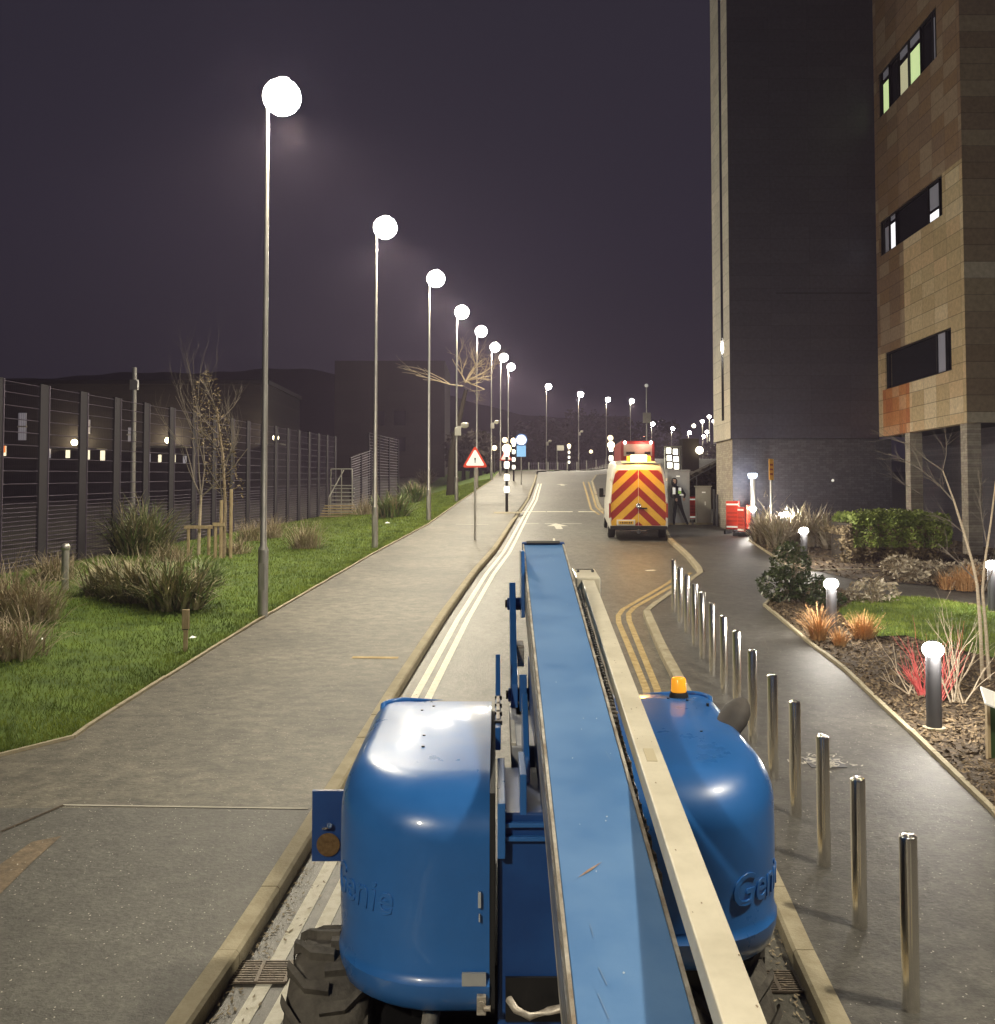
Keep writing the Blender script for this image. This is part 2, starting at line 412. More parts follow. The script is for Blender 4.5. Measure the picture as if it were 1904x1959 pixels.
def kerbline(name, f, side, y0, y1, step=.915, top=.125, drop=None):
    g = MB(); y = y0
    while y < y1:
        ya, yb = y + .004, y + step - .004
        d = 0 if not drop else drop((ya + yb) / 2)
        vs = []
        for yy in (ya, yb):
            xo = f(yy); xi = xo + side * KW
            z = T(max(xo, ge(yy) + .01) if side > 0 else xo, yy)
            j = random.uniform(-.003, .003)
            vs += [(xo, yy, z - .1), (xi, yy, z - .1), (xi, yy, z + top - .02 - d + j), (xi - side * .02, yy, z + top - d + j), (xo, yy, z + top - d + j)]
        fs = [(0, 4, 3, 2, 1), (5, 6, 7, 8, 9), (0, 5, 9, 4), (4, 9, 8, 3), (3, 8, 7, 2), (2, 7, 6, 1)]
        g.add(vs, fs); y += step
    return tag(g.build(name, MT['conc']), kind='structure')
kerbline('kerb', kl, 1, 2, 84, drop=lambda y: .07 * sstep(40, 43, y) * (1 - sstep(54, 57, y)))
kerbline('kerb', kr, -1, 2, 46)
kerbline('kerb', kr, -1, 47, 88, drop=lambda y: .07 * sstep(47, 48, y) * (1 - sstep(56, 58, y)))
# thin edging between grass and footway
def edging(name, pts, w=.05, zt=.14, m='conc'):
    g = MB()
    for (a, b) in zip(pts, pts[1:]):
        a, b = Vector(a), Vector(b); d = (b - a); L_ = d.length; n = max(1, round(L_ / .9)); d = d / n
        t = Vector((d.x, d.y, 0)).normalized(); nn = Vector((-t.y, t.x, 0)) * (w / 2)
        for i in range(n):
            p, q = a + d * i + t * .003, a + d * (i + 1) - t * .003
            j = Vector((random.uniform(-.006, .006), 0, random.uniform(-.004, .006)))
            vs = []
            for r in (p, q): vs += [r - nn + j + Vector((0, 0, -.1)), r + nn + j + Vector((0, 0, -.1)), r + nn + j, r - nn + j]
            g.add(vs, [(0, 1, 2, 3), (7, 6, 5, 4), (3, 2, 6, 7), (0, 3, 7, 4), (1, 5, 6, 2)])
    return tag(g.build(name, MT[m]), kind='structure')
edging('grass_edging', [(ge(y) - .02, y, h(y) + .145) for y in sorted({p[0] for p in GE if 9.5 < p[0] < 100})])

# ================================================================ ROAD MARKINGS
def stripe(name, line, w, m, dz=.005, closed=False):
    g = MB(); vs, fs = [], []
    P = [Vector(p) for p in line]
    # resample so that it follows the road profile
    Q = [P[0]]
    for a, b in zip(P, P[1:]):
        n = max(1, int((b - a).length / .5))
        Q += [a + (b - a) * (i + 1) / n for i in range(n)]
    for i, p in enumerate(Q):
        t = Q[min(i+1, len(Q)-1)] - Q[max(i-1, 0)]; t.z = 0; t.normalize()
        n = Vector((-t.y, t.x, 0)) * w / 2
        for s_ in (-1, 1):
            q = p + n * s_; vs.append((q.x, q.y, T(q.x, q.y) + dz))
    for i in range(len(Q) - 1): fs.append((2*i, 2*i+2, 2*i+3, 2*i+1))
    g.add(vs, fs); return tag(g.build(name, m), kind='structure')
def gl(L): return [flat(a, b) for a, b in L]
A1 = gl([(452,1959),(536.5,1828),(608.6,1686.6),(804,1322),(861,1218),(958,1052),(1008,982),(1030,935)])
A2 = gl([(518,1959),(651,1681),(833,1319),(881,1218),(981,1035),(1018,972),(1036,930)])
def ext(L):
    a, b = L[0], L[1]; d = (a - b).normalized(); return [a + d * 8] + L
def fit(L, f, off):   # keep each line a constant distance from the kerb where surveyed points wobble
    return [Vector((f(p.y) + off, p.y, 0)) for p in L]
oa = sum(p.x - kl(p.y) for p in A1[:5]) / 5; ob = sum(p.x - kl(p.y) for p in A2[:4]) / 4
L1 = [Vector((kl(y) + oa, y, 0)) for y in [p[0] for p in KL if p[0] < 80]]
L2 = [Vector((kl(y) + ob, y, 0)) for y in [p[0] for p in KL if p[0] < 80]]
stripe('road_marking', ext(L1), .10, MT['paint'])
stripe('road_marking', ext(L2), .10, MT['paint'])
B1 = gl([(1257,1318),(1222,1232),(1204,1188),(1203,1174),(1213,1163),(1285,1122),(1322,1096)])
B2 = gl([(1236,1318),(1201,1232),(1184,1192),(1183,1178),(1192,1166),(1280,1115),(1303,1097)])
B0 = B1[0]; B00 = B2[0]
kx = lambda y: kr(y)
stripe('road_marking', [Vector((kr(2) - .50, 2, 0)), Vector((kr(6) - .48, 6, 0)), Vector((kr(8.5) - .5, 8.5, 0)), B1[0]] + B1[1:], .10, MT['ypaint'])
stripe('road_marking', [Vector((kr(2) - .74, 2, 0)), Vector((kr(6) - .72, 6, 0)), Vector((kr(8.5) - .74, 8.5, 0)), B2[0]] + B2[1:], .10, MT['ypaint'])
C1 = gl([(1147,985),(1131,974),(1116,922)]); C2 = gl([(1158,985),(1141,970),(1126,922)])
stripe('road_marking', C1, .1, MT['ypaint']); stripe('road_marking', C2, .1, MT['ypaint'])
stripe('road_marking', gl([(1066,1080),(1062,1055),(1060,1030)]), .07, MT['wpaint'])
for X in (994, 1026, 1073, 1125):   # give-way dashes before the crossing
    a = flat(X - 2, 979); w = {994: .35, 1026: .5, 1073: .6, 1125: .4}[X]
    stripe('road_marking', [a + Vector((-w, 0, 0)), a + Vector((w, 0, 0))], .32, MT['paint'])
for X, w in ((1016, .3), (1052, .2), (1094, .4)):
    a = flat(X, 1002); stripe('road_marking', [a + Vector((-w, 0, 0)), a + Vector((w, 0, 0))], .14, MT['wpaint'])
for (X, Y) in ((1068, 1008), (1076, 928)):
    p = flat(X, Y); g = MB()
    sh = [(-.13, -.9), (.13, -.9), (.13, .3), (.42, .3), (0, 1.5), (-.42, .3), (-.13, .3)]
    g.poly([(p.x + a, p.y + b, T(p.x + a, p.y + b) + .006) for a, b in sh]); tag(g.build('arrow_marking', MT['wpaint']), kind='structure')
# footway joint and tactile strips
def strip_on(name, X0, Y0, X1, Y1, w, m, dz=.116):
    a, b = flat(X0, Y0, .11), flat(X1, Y1, .11); g = MB(); n = 10
    t = (b - a); t.z = 0; t.normalize(); nn = Vector((-t.y, t.x, 0)) * w / 2
    vs, fs = [], []
    for i in range(n + 1):
        p = a + (b - a) * i / n
        for s_ in (-1, 1):
            q = p + nn * s_; vs.append((q.x, q.y, h(q.y) + dz))
    for i in range(n): fs.append((2*i, 2*i+2, 2*i+3, 2*i+1))
    g.add(vs, fs); return tag(g.build(name, m), kind='structure')
strip_on('pavement_joint', 120, 1541, 590, 1548, .025, MT['flake'])
strip_on('pavement_joint', 2, 1592, 122, 1541, .03, MT['soil'])
pp_ = [flat(x, y, .11) for x, y in ((-60,1760),(0,1712),(62,1650),(118,1600),(60,1612),(0,1655),(-60,1690))]
g = MB(); g.poly([(p.x, p.y, h(p.y)+.115) for p in pp_]); tag(g.build('pavement_patch', tarmac('tan_patch', (.13,.095,.055), (.19,.14,.085), (.5,.45,.35))), kind='structure')
strip_on('utility_cover', 674, 1258, 762, 1259, .14, MT['ypaint'])
strip_on('utility_cover', 872, 1003, 935, 1004, .12, MT['flake'])
strip_on('pavement_patch', 945, 981, 1000, 981, .9, MT['conc'], .117)
strip_on('pavement_marking', 1236, 1092, 1253, 1091, .15, MT['paint'])

# ================================================================ STREET LAMPS
WARM = (1, .885, .665)
lp = thing('street_lamp', 'nearest tall street lamp on the left, its blown-out head highest in the picture', 'street lamp', group='tall street lamps along the road')
g = MB(); g.tube([(0,0,-.2),(0,0,.05),(0,0,1.25)], [.095,.095,.095], 14); g.tube([(0,0,1.25),(0,0,1.33),(0,0,9.75)], [.095,.062,.034], 14)
g.build('pole', MT['galv'], lp, smooth='auto')
g = MB(); g.box((-.0, -.094, .75), (.10, .012, .5)); g.build('access_door', MT['galv'], lp)
g = MB(); g.tube([(0,0,9.7),(.02,0,9.82),(.12,0,9.85)], .035, 8); g.build('bracket', MT['galv'], lp, smooth=True)
g = MB(); g.lathe([(.12,.33),(.115,.36),(.06,.385),(.01,.39)], (.30,0,9.85), 20); g.build('lamp_canopy', MT['galv'], lp, smooth='auto')
g = MB(); g.ball((.27,0,9.85), .36, 40, .95); g.build('glare_globe', LAMPG, lp, smooth=True)  # full globe gives the lamp the size and shape of its glare
light('lamp_light', (.32, 0, 9.42), 3600, WARM, .2, lp, 'SPOT', spot=math.radians(164))
LP = [(18.7, -4.38), (30.4, -3.73), (40.3, -2.78), (51.5, -2.12), (62, -1.29), (73.6, -.45), (83, .25), (93, 1.0),
      (118, 5.8), (130, 10.6), (150, 16.4), (170, 22.7), (186, 28.8), (200, 35), (214, 41), (228, 47), (243, 53.6)]
lab = ['', 'second street lamp from the camera, bright white head above the left footway edge',
 'third street lamp from the camera, left of the bare lit branches', 'fourth street lamp, the one carrying a small camera halfway up its pole',
 'fifth street lamp, its pole passing right behind the red warning triangle', 'sixth street lamp, first of three crowded together past the warning triangle',
 'seventh street lamp, middle of the three crowded above the zebra crossing beacons', 'eighth street lamp, nearest the kerb of the three crowded above the crossing beacons',
 'ninth street lamp, alone on the crest of the road in mid picture', 'tenth street lamp, second one beyond the crest of the road',
 'eleventh street lamp, beyond the crest just left of the van roof', 'twelfth street lamp, seen straight above the van beacon',
 'thirteenth street lamp, just right of the dark camera column', 'fourteenth street lamp, above the lit shelter on the right',
 'fifteenth street lamp, small and far, left of the cluster by the grey tower', 'sixteenth street lamp, tiny in the cluster beside the grey tower',
 'farthest street lamp, tiny and almost touching the grey tower edge']
def zroad(x, y): return T(x, y) + (.11 if x > ge(y) and (x < kl(y) or x > kr(y)) else 0)
for i, (y, x) in enumerate(LP):
    p = (x, y, zroad(x, y) - .01)
    if i == 0: lp.location = p
    else: dup(lp, p, 0, lab[i])
# the next lamps of the same row stand beside and behind the camera
l0_ = dup(lp, (6.1, 4.5, .35), PI, 'street lamp on the right-hand footway beside the camera, outside the picture')
for c_ in l0_.children:
    if c_.type == 'LIGHT': c_.data = c_.data.copy(); c_.data.energy = 2400
dup(lp, (-5.9, -5.5, -.2), 0, 'street lamp of the same row standing behind the camera')
# small fittings on poles
def pole_camera(x, y, z, lbl, s=1):
    t = thing('security_camera', lbl, 'camera', (x, y, z))
    g = MB(); g.box((.10*s, 0, 0), (.22*s, .05*s, .05*s)); g.build('bracket', MT['galv'], t)
    g = MB(); g.lathe([(.06*s,.08*s),(.13*s,.05*s),(.13*s,-.05*s),(.06*s,-.10*s)][::-1], (.24*s,0,.06*s), 12); g.box((.02*s, -.12*s, -.16*s), (.2*s, .12*s, .26*s)); g.build('housing', MT['vanw'], t, bevel=.01)
pole_camera(-2.12 + .05, 51.4, 6.9 + .0, 'white security camera fixed halfway up the fourth street lamp', 1.6)
pole_camera(-.45 + .05, 73.5, h(73) + 4.35, 'small white security camera on the sixth street lamp pole', 1.4)
pole_camera(5.85, 117.9, h(118) + 3.4, 'tiny white fitting on the ninth street lamp beyond the crest', 1.5)
pole_camera(10.65, 129.9, T(10.6,130) + 5.0, 'tiny white fitting on the tenth street lamp beyond the crest', 1.5)
# camera column (no lamp)
p = (23.4, 156, T(23.4, 156)); t = thing('camera_column', 'unlit grey column with white box and small dome, right of the beacon over the van', 'pole', p)
g = MB(); g.cyl((0,0,0), (0,0,11.6), .14, .1, 10); g.build('column', MT['galv'], t, smooth='auto')
g = MB(); g.box((0, -.2, 6.6), (1.2, .5, 1.6)); g.build('equipment_box', MT['cab2'], t, bevel=.04)
g = MB(); g.ball((0, 0, 11.7), .3); g.build('camera_dome', MT['selflit'], t, smooth=True)

# ================================================================ SMALL FAR LAMPS (car park cluster)
cl = thing('car_park_lamp', '', 'street lamp', group='car park lamps clustered beside the grey tower')
g = MB(); g.cyl((0,0,-1), (0,0,6.9), .16, .12, 8); g.build('pole', MT['vanw'], cl)
g = MB(); g.ball((0, 0, 7.05), .52, 12, .8); g.build('lamp_globe', glow('far_lamp', (1,.95,.85), 14), cl, smooth=True)
light('lamp_light', (0, -.7, 7.1), 700, WARM, .3, cl)
FC = [(1344, 806, 846, 'left lamp of the car park cluster, thin pole'), (1357, 797, 840, 'second lamp of the car park cluster, tall'),
      (1353, 826, 848, 'lowest lamp of the car park cluster'), (1366, 806, 846, 'lamp of the car park cluster nearest the tower corner')]
for i, (X, Yt, Yb, l) in enumerate(FC):
    y = 240 + 6 * i; a = at(X, Yt, y); b = at(X, Yb, y)
    p = (a.x, y, a.z - 7.05)
    if i == 0: cl.location = p; cl['label'] = l
    else: dup(cl, p, 0, l)

# ================================================================ CROSSING BEACONS
bn = thing('crossing_beacon', 'nearest zebra crossing beacon, black and white pole standing on pale pad at the left kerb', 'beacon', group='zebra crossing beacons')
g = MB(); g.cyl((0,0,0), (0,0,2.66), .064, n=12)
g.build('black_pole', MT['blk'], bn, smooth='auto')
for k in range(4):
    g = MB(); g.lathe([(.07,0),(.115,.03),(.125,.16),(.115,.28),(.07,.30)], (0,0,.85+.55*k), 14); g.build('lit_band', WBAND, bn, smooth=True)
g = MB(); g.ball((0,0,2.85), .2, 16); g.build('amber_globe', AMBG, bn, smooth=True)
light('beacon_light', (0, 0, 2.45), 90, (1, .8, .5), .15, bn)
p1 = flat(969.7, 979, .11)
bn.location = p1
for (y, X, Yg, l) in ((72, 983, 906, 'far zebra crossing beacon just right of the nearest one, beyond the crossing'),
                   (55, 1169.5, 0, 'right-hand zebra crossing beacon, glowing globe rising behind the van roof'),
                   (112, 1089, 0, 'distant beacon on the crest, between the ninth and tenth street lamps')):
    x = at(X, 900, y).x; dup(bn, (x, y, zroad(x, y)), 0, l)
sb = thing('globe_lamp', 'small pale amber globe on thin post beyond the nearest crossing beacon', 'lamp', group='small globe lamps')
g = MB(); g.cyl((0,0,0), (0,0,4.3), .05, .04, 8); g.build('post', MT['dgrey'], sb)
g = MB(); g.ball((0,0,4.4), .24, 12); g.build('globe', glow('pale_globe', (1,.84,.55), 1.6), sb, smooth=True)
for i, (X, Y, y, l) in enumerate(((966, 842, 84, ''), (982.5, 843, 84, 'small pale amber globe on thin post, twin of the one above the nearest beacon'), (1168, 838, 80, 'dim amber globe on a post above the beacon behind the van'), (1131, 864, 125, 'small white globe lamp low beyond the crest, left of the van'), (946, 857, 88, 'small white globe lamp left of the crossing beacons'))):
    a = at(X, Y, y); p = (a.x, y, a.z - 4.4)
    if i == 0: sb.location = p
    else: dup(sb, p, 0, l)

# ================================================================ SIGNS
def tri(mb, cx, cz, s, y0, y1, r=.0):
    pts = []
    for k in range(3):
        a = PI/2 + k*2*PI/3
        c_ = Vector((cx + (s - .11*s) * math.cos(a), 0, cz + (s - .11*s) * math.sin(a)))
        for j in (-1, 0, 1):
            b = a + j * PI/3.2; pts.append((c_.x + .11*s*math.cos(b), c_.z + .11*s*math.sin(b)))
    mb.prism(pts, y0, y1)
def warning_sign(p, s, ph, lbl, plate=False):
    t = thing('warning_sign', lbl, 'road sign', p)
    g = MB(); g.cyl((0,0,0), (0,0,ph + s*.6), .038, n=12); g.build('post', MT['galv'], t, smooth='auto')
    g = MB(); tri(g, 0, ph, s, -.055, -.045); g.build('red_border', mat('sign_red', (.75,.07,.03), .45), t)
    g = MB(); tri(g, 0, ph, s*.76, -.060, -.0555); g.build('white_face', mat('sign_white', (.85,.85,.82), .5, emit=(1,1,1), es=.25), t)  # white face glows faintly, lamplight put into its material
    g = MB(); g.prism([(-.028*s/.43, ph+.17*s), (.028*s/.43, ph+.17*s), (.016*s/.43, ph-.06*s), (-.016*s/.43, ph-.06*s)][::-1], -.065, -.0605)
    g.prism([(.024*math.cos(a*PI/4), ph-.14*s+.024*math.sin(a*PI/4)) for a in range(8)], -.065, -.0605); g.build('exclamation_mark', MT['blk'], t)
    return t
p = flat(909, 1033, .11)
warning_sign(p, .44, (876 - 1033) / -FPX * p.y * 1.0 - .08, 'red bordered triangular warning sign with exclamation mark, alone on tall post in left footway')
p = at(968, 880, 60); p.z = zroad(p.x, 60)
warning_sign(p, .42, 2.05, 'second triangular warning sign, partly behind the nearest crossing beacon')
p = flat(997.5, 927, .11); t = thing('keep_left_sign', 'round illuminated sign over a blue plate on slim post beyond the crossing', 'road sign', p)
g = MB(); g.cyl((0,0,0), (0,0,3.2), .045, n=10); g.build('post', MT['galv'], t)
g = MB(); g.lathe([(.42,-.03),(.42,.03)], (0,-.08,3.0), 24, Matrix.Rotation(PI/2, 3, 'X')); g.build('sign_rim', mat('sign_blue', (.06,.16,.45), .4), t)
g = MB(); g.lathe([(.33,-.01),(.33,.01)], (0,-.13,3.0), 24, Matrix.Rotation(PI/2, 3, 'X')); g.build('lit_disc', glow('lit_disc', (1,1,1), 1.8), t)
g = MB(); g.box((0, -.08, 2.25), (.62, .03, .75)); g.build('blue_plate', mat('sign_blue2', (.18,.42,.75), .5, emit=(.3,.6,1), es=.35), t)
# yellow sign on post by the tower
p = at(1476, 980, 34.2); t = thing('notice_post', 'narrow yellow and red notice on grey post in front of dark brick wall', 'sign', (p.x, 34.2, h(34)+.1))
g = MB(); g.cyl((0,0,0), (0,0,2.45), .04, n=10); g.build('post', MT['galv'], t)
g = MB(); g.box((0,-.05,2.3), (.42,.02,.72), .95); g.build('notice_board', mat('notice_yellow', (.75,.42,.08), .5), t)
g = MB()
for k in range(3): g.box((0,-.062,2.14+.16*k), (.30,.012,.06), .95)
g.build('red_print', MT['chevr'], t)
# ================================================================ BOOM LIFT
def PA(X, Y, y): return at(X, Y, y)
bl = thing('boom_lift', 'blue self-propelled boom lift filling the foreground, cream jib and rounded engine covers', 'boom lift', (0, 0, 0))
def rrect(x0, x1, y0, y1, ins, rn, rf, side, n=9):
    """plan outline: flat inner side, rounded outer-near (rn) and outer-far (rf) corners. side=-1 outer is x0"""
    pts = []
    if side < 0: xo, xi = x0 + ins, x1
    else: xo, xi = x1 - ins, x0
    ya, yb = y0 + ins * 1.35, y1 - ins * .6
    if side < 0: xo = x0 + ins * .55
    else: xo = x1 - ins * .55
    rn = max(.05, rn - ins * .75); rf = max(.04, rf - ins * .8)
    s = 1 if side < 0 else -1
    st_ = max(.04, abs(xi - xo) - rn)
    pts.append((xi, ya)); pts.append((xi - s*.35*st_, ya)); pts.append((xi - s*.7*st_, ya))
    for k in range(n + 1):
        a = PI/2 * k / n
        pts.append((xo + s*(rn - rn*math.sin(a)), ya + rn - rn*math.cos(a)))
    m_ = (ya + rn + yb - rf) / 2; pts.append((xo, m_))
    for k in range(n + 1):
        a = PI/2 * k / n
        pts.append((xo + s*(rf - rf*math.cos(a)), yb - rf + rf*math.sin(a)))
    pts.append((xi - s*.45*abs(xi-xo), yb)); pts.append((xi, yb)); pts.append((xi, (ya+yb)/2))
    return pts
def hood(x0, x1, y0, y1, zb, zt, side, name, label=None):
    g = MB(); R = .235
    levels = [(zb, .16), (zb+.03, .10), (zb+.08, .035), (zb+.15, .008), (zb+.20, 0), (zb+.215, .012), (zb+.24, .02), (zb+.4, .012), (zt-R-.15, .01), (zt-R, .012)]
    for k in range(1, 9):
        a = PI/2 * k / 8
        levels.append((zt - R + R*math.sin(a)*.96, .012 + (R*(1-math.cos(a)))))
    levels += [(zt - .004, .40), (zt + .004, .5)]
    rings = []
    for z, ins in levels:
        pl = rrect(x0, x1, y0, y1, ins, .52, .26, side)
        rings.append([Vector((x, y, z + .045*(y - y0) * (1 if z > zt - R - .2 else 0) )) for x, y in pl])
    n = len(rings[0]); vs = [p for r in rings for p in r]; fs = []
    for i in range(len(rings)-1):
        for k in range(n):
            k2 = (k+1) % n
            f = (i*n+k, i*n+k2, (i+1)*n+k2, (i+1)*n+k)
            fs.append(f if side > 0 else f[::-1])
    top = [(len(rings)-1)*n + k for k in range(n)]; fs.append(top if side > 0 else top[::-1])
    g.add(vs, fs)
    o = g.build(name, MT['blue'], bl, smooth='auto'); tag(o, label); return o
Z = CAMZ
HL = (-.765, -.035, 4.42, 6.15, Z-2.34, Z-1.30); HR = (.56, 1.365, 4.50, 6.25, Z-2.20, Z-1.28)
hl = hood(*HL, -1, 'engine_cover', 'rounded left cover, bright with lamp reflections')
hr_ = hood(*HR, 1, 'engine_cover', 'rounded right cover carrying amber beacon and exhaust horn')
# raised lip along the far edge of each cover
for H, s, par in ((HL, -1, hl), (HR, 1, hr_)):
    pl = rrect(H[0], H[1], H[2], H[3], .16, .52, .26, s)
    pl = [p for p in pl if p[1] > H[3] - .42][:-1]
    g = MB(); g.tube([(x, y, H[5] + .045*(y-H[2]) - .012 - .05*(1 if i == 0 else 0)) for i, (x, y) in enumerate(pl)], .016, 8); g.build('rim', MT['blue'], par, smooth=True)
    # screws and dirt specks in the moulding
    for k in range(4):
        g = MB(); x = random.uniform(H[0]+.3, H[1]-.1); y = random.uniform(H[2]+.6, H[3]-.25)
        g.cyl((x, y, H[5]+.045*(y-H[2])-.01), (x, y, H[5]+.045*(y-H[2])+.008), .008, n=8); g.build('bolt', MT['blk'], par)
# embossed lettering wrapped round each outer near corner
def emboss(txt, H, s, par, z0, size):
    cu = bpy.data.curves.new('lettering', 'FONT'); cu.body = txt; cu.size = size; cu.extrude = .002; cu.bevel_depth = .0025; cu.shear = .15
    cu.resolution_u = 3
    tmp = bpy.data.objects.new('lettering_src', cu); COL.objects.link(tmp)
    me = bpy.data.meshes.new_from_object(tmp.evaluated_get(bpy.context.evaluated_depsgraph_get()))
    bpy.data.objects.remove(tmp)
    xs = [v.co.x for v in me.vertices]; Wd = max(xs) - min(xs)
    pl = rrect(H[0], H[1], H[2], H[3], .012, .52, .26, s)
    # path along the outline
    cum = [0]
    for a, b in zip(pl, pl[1:]): cum.append(cum[-1] + math.dist(a, b))
    def on(d):
        for i in range(len(cum)-1):
            if d <= cum[i+1]:
                t = (d - cum[i]) / (cum[i+1] - cum[i]); a, b = Vector(pl[i]), Vector(pl[i+1])
                p = a + (b - a) * t; q = (b - a).normalized(); n_ = Vector((q.y, -q.x)) * (1 if s < 0 else -1)
                return p, -n_ if False else n_
        return Vector(pl[-1]), Vector((s, 0))
    start = cum[3] + .22
    for v in me.vertices:
        u = v.co.x - min(xs)
        d = start + (Wd - u if s < 0 else u)
        p, n_ = on(d)
        cx = Vector(((H[0]+H[1])/2, (H[2]+H[3])/2)); 
        if (p - cx).dot(n_) < 0: n_ = -n_
        zz = z0 + v.co.y; off = v.co.z + .003
        v.co = (p.x + n_.x*off, p.y + n_.y*off, zz)
    me.materials.clear(); me.materials.append(MT['blue'])
    o = bpy.data.objects.new('embossed_lettering', me); COL.objects.link(o); o.parent = par
emboss('Genie', HL, -1, hl, Z-1.86, .2)
emboss('Genie', HR, 1, hr_, Z-1.86, .2)
# latch, sticker scars on the left cover near its inner edge
g = MB(); g.bx(-.155, -.05, 4.418, 4.432, Z-2.135, Z-2.08); g.build('tape_patch', mat('dull_tape', (.33,.35,.37), .6, c2=(.42,.43,.43), sc=9), hl)
g = MB(); g.bx(-.085, -.072, 4.414, 4.432, Z-1.80, Z-1.735); g.bx(-.082, -.076, 4.414, 4.432, Z-1.86, Z-1.83); g.build('paint_scuff', MT['selflit'] if False else mat('pale_scuff', (.45,.5,.55), .6), hl)
g = MB(); g.bx(-.09, -.05, 4.40, 4.432, Z-2.25, Z-2.17); g.cyl((-.07,4.385,Z-2.20),(-.07,4.41,Z-2.20),.014,n=8); g.cyl((-.06,4.39,Z-2.215),(-.03,4.39,Z-2.215),.012,n=8); g.build('latch', MT['worn'], hl, bevel=.003)
# rubber seal gap
g = MB(); g.bx(-.034, -.012, 4.44, 6.1, Z-2.26, Z-1.315); g.build('rubber_seal', MT['black'], hl)
# hinge plate standing on the inner edge
g = MB(); M_ = Matrix(((0,1,0),(1,0,0),(0,0,1)))
g.prism([(5.35, Z-1.36), (6.42, Z-1.36), (6.5, Z-1.05), (6.40, Z-1.02), (6.2, Z-1.24), (5.35, Z-1.24)], -.012, .018, Matrix(((0,1,0),(1,0,0),(0,0,1))))
hp = g.build('hinge_plate', MT['blue'], bl, bevel=.006)
g = MB()
for k in range(4): g.bx(-.016, .026, 5.45+.22*k, 5.475+.22*k, Z-1.25, Z-1.228)
g.build('hinge', MT['blk'], hp)
g = MB()
for k in range(3): g.bx(-.006, .012, 5.5+.22*k, 5.66+.22*k, Z-1.24, Z-1.225)
g.build('worn_strip', MT['worn'], hp)
# beacon & exhaust on right cover
bp_ = at(1299, 1335, 6.02)
g = MB(); g.lathe([(.055,-.02),(.058,.01),(.05,.035)], (bp_.x, bp_.y, bp_.z), 16); bb = g.build('beacon_base', MT['black'], hr_, smooth='auto')
g = MB(); g.lathe([(.042,.035),(.046,.04),(.044,.11),(.036,.12),(.01,.123)], (bp_.x, bp_.y, bp_.z), 16); g.build('beacon_lens', mat('amber_lens', (.95,.36,.02), .25, emit=(1,.4,.03), es=.55), bb, smooth='auto')
# exhaust: dark rubber scoop leaning outward
e0, e1 = at(1388, 1402, 5.5), at(1424, 1336, 5.62); ax = e1 - e0; Lx = ax.length
Rq = ax.to_track_quat('Z', 'Y').to_matrix()
g = MB(); g.lathe([(.062,-.05),(.078,.10*Lx),(.088,.4*Lx),(.080,.65*Lx),(.055,.85*Lx),(.026,.97*Lx),(.004,Lx)], e0, 20, Rq @ Matrix.Diagonal((1.0,.72,1))); o = g.build('exhaust_horn', mat('exhaust_rubber', (.055,.05,.048), .75, c2=(.085,.075,.07), sc=6), hr_, smooth=True)
# centre riser between the covers
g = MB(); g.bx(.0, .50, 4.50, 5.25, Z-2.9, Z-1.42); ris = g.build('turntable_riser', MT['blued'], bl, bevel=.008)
g = MB(); g.bx(.02, .5, 4.47, 4.5, Z-1.475, Z-1.455); g.bx(.02, .5, 4.47, 4.5, Z-1.535, Z-1.515); g.bx(.0,.035,4.44,5.2,Z-1.60,Z-1.36); g.bx(.10,.13,4.5,4.9,Z-1.43,Z-1.25)
g.build('weld_flange', MT['blue'], ris, bevel=.004)
g = MB(); g.prism([(4.95, Z-1.42), (5.5, Z-1.42), (5.5, Z-1.12), (5.35, Z-1.06), (5.0, Z-1.30)], .13, .16, M_); g.build('gusset', MT['blue'], ris, bevel=.004)
g = MB(); g.bx(.035, .5, 4.485, 4.5, Z-2.32, Z-2.13); g.build('recess_shade_plate', MT['blk'], ris)  # flat black plate paints the dark of a recess
g = MB(); g.tube([(.05,4.47,Z-2.215),(.08,4.42,Z-2.235),(.14,4.41,Z-2.26),(.22,4.42,Z-2.24),(.30,4.44,Z-2.235)], .017, 10); g.build('grab_handle', MT['worn'], ris, smooth=True)
g = MB(); g.bx(.075, .25, 5.45, 6.55, Z-1.50, Z-1.36); g.build('lift_cylinder_cover', mat('silver_cover', (.38,.40,.44), .4, .3, c2=(.5,.5,.5), sc=3), bl, bevel=.01)
g = MB(); g.bx(.075,.10,5.45,6.0,Z-1.36,Z-1.345); g.build('cream_edge', MT['cream'], bl)
g = MB(); slant(g, Vector((.345, 4.3, Z-1.30)), Vector((.355, 6.9, Z-1.05)), -.13, .13, -.30, .0) if False else g.bx(.20, .47, 4.55, 6.6, Z-1.45, Z-1.06); g.build('lower_boom', MT['blued'], bl, bevel=.01)  # lower boom block, added to widen the boom's shadow on the left cover
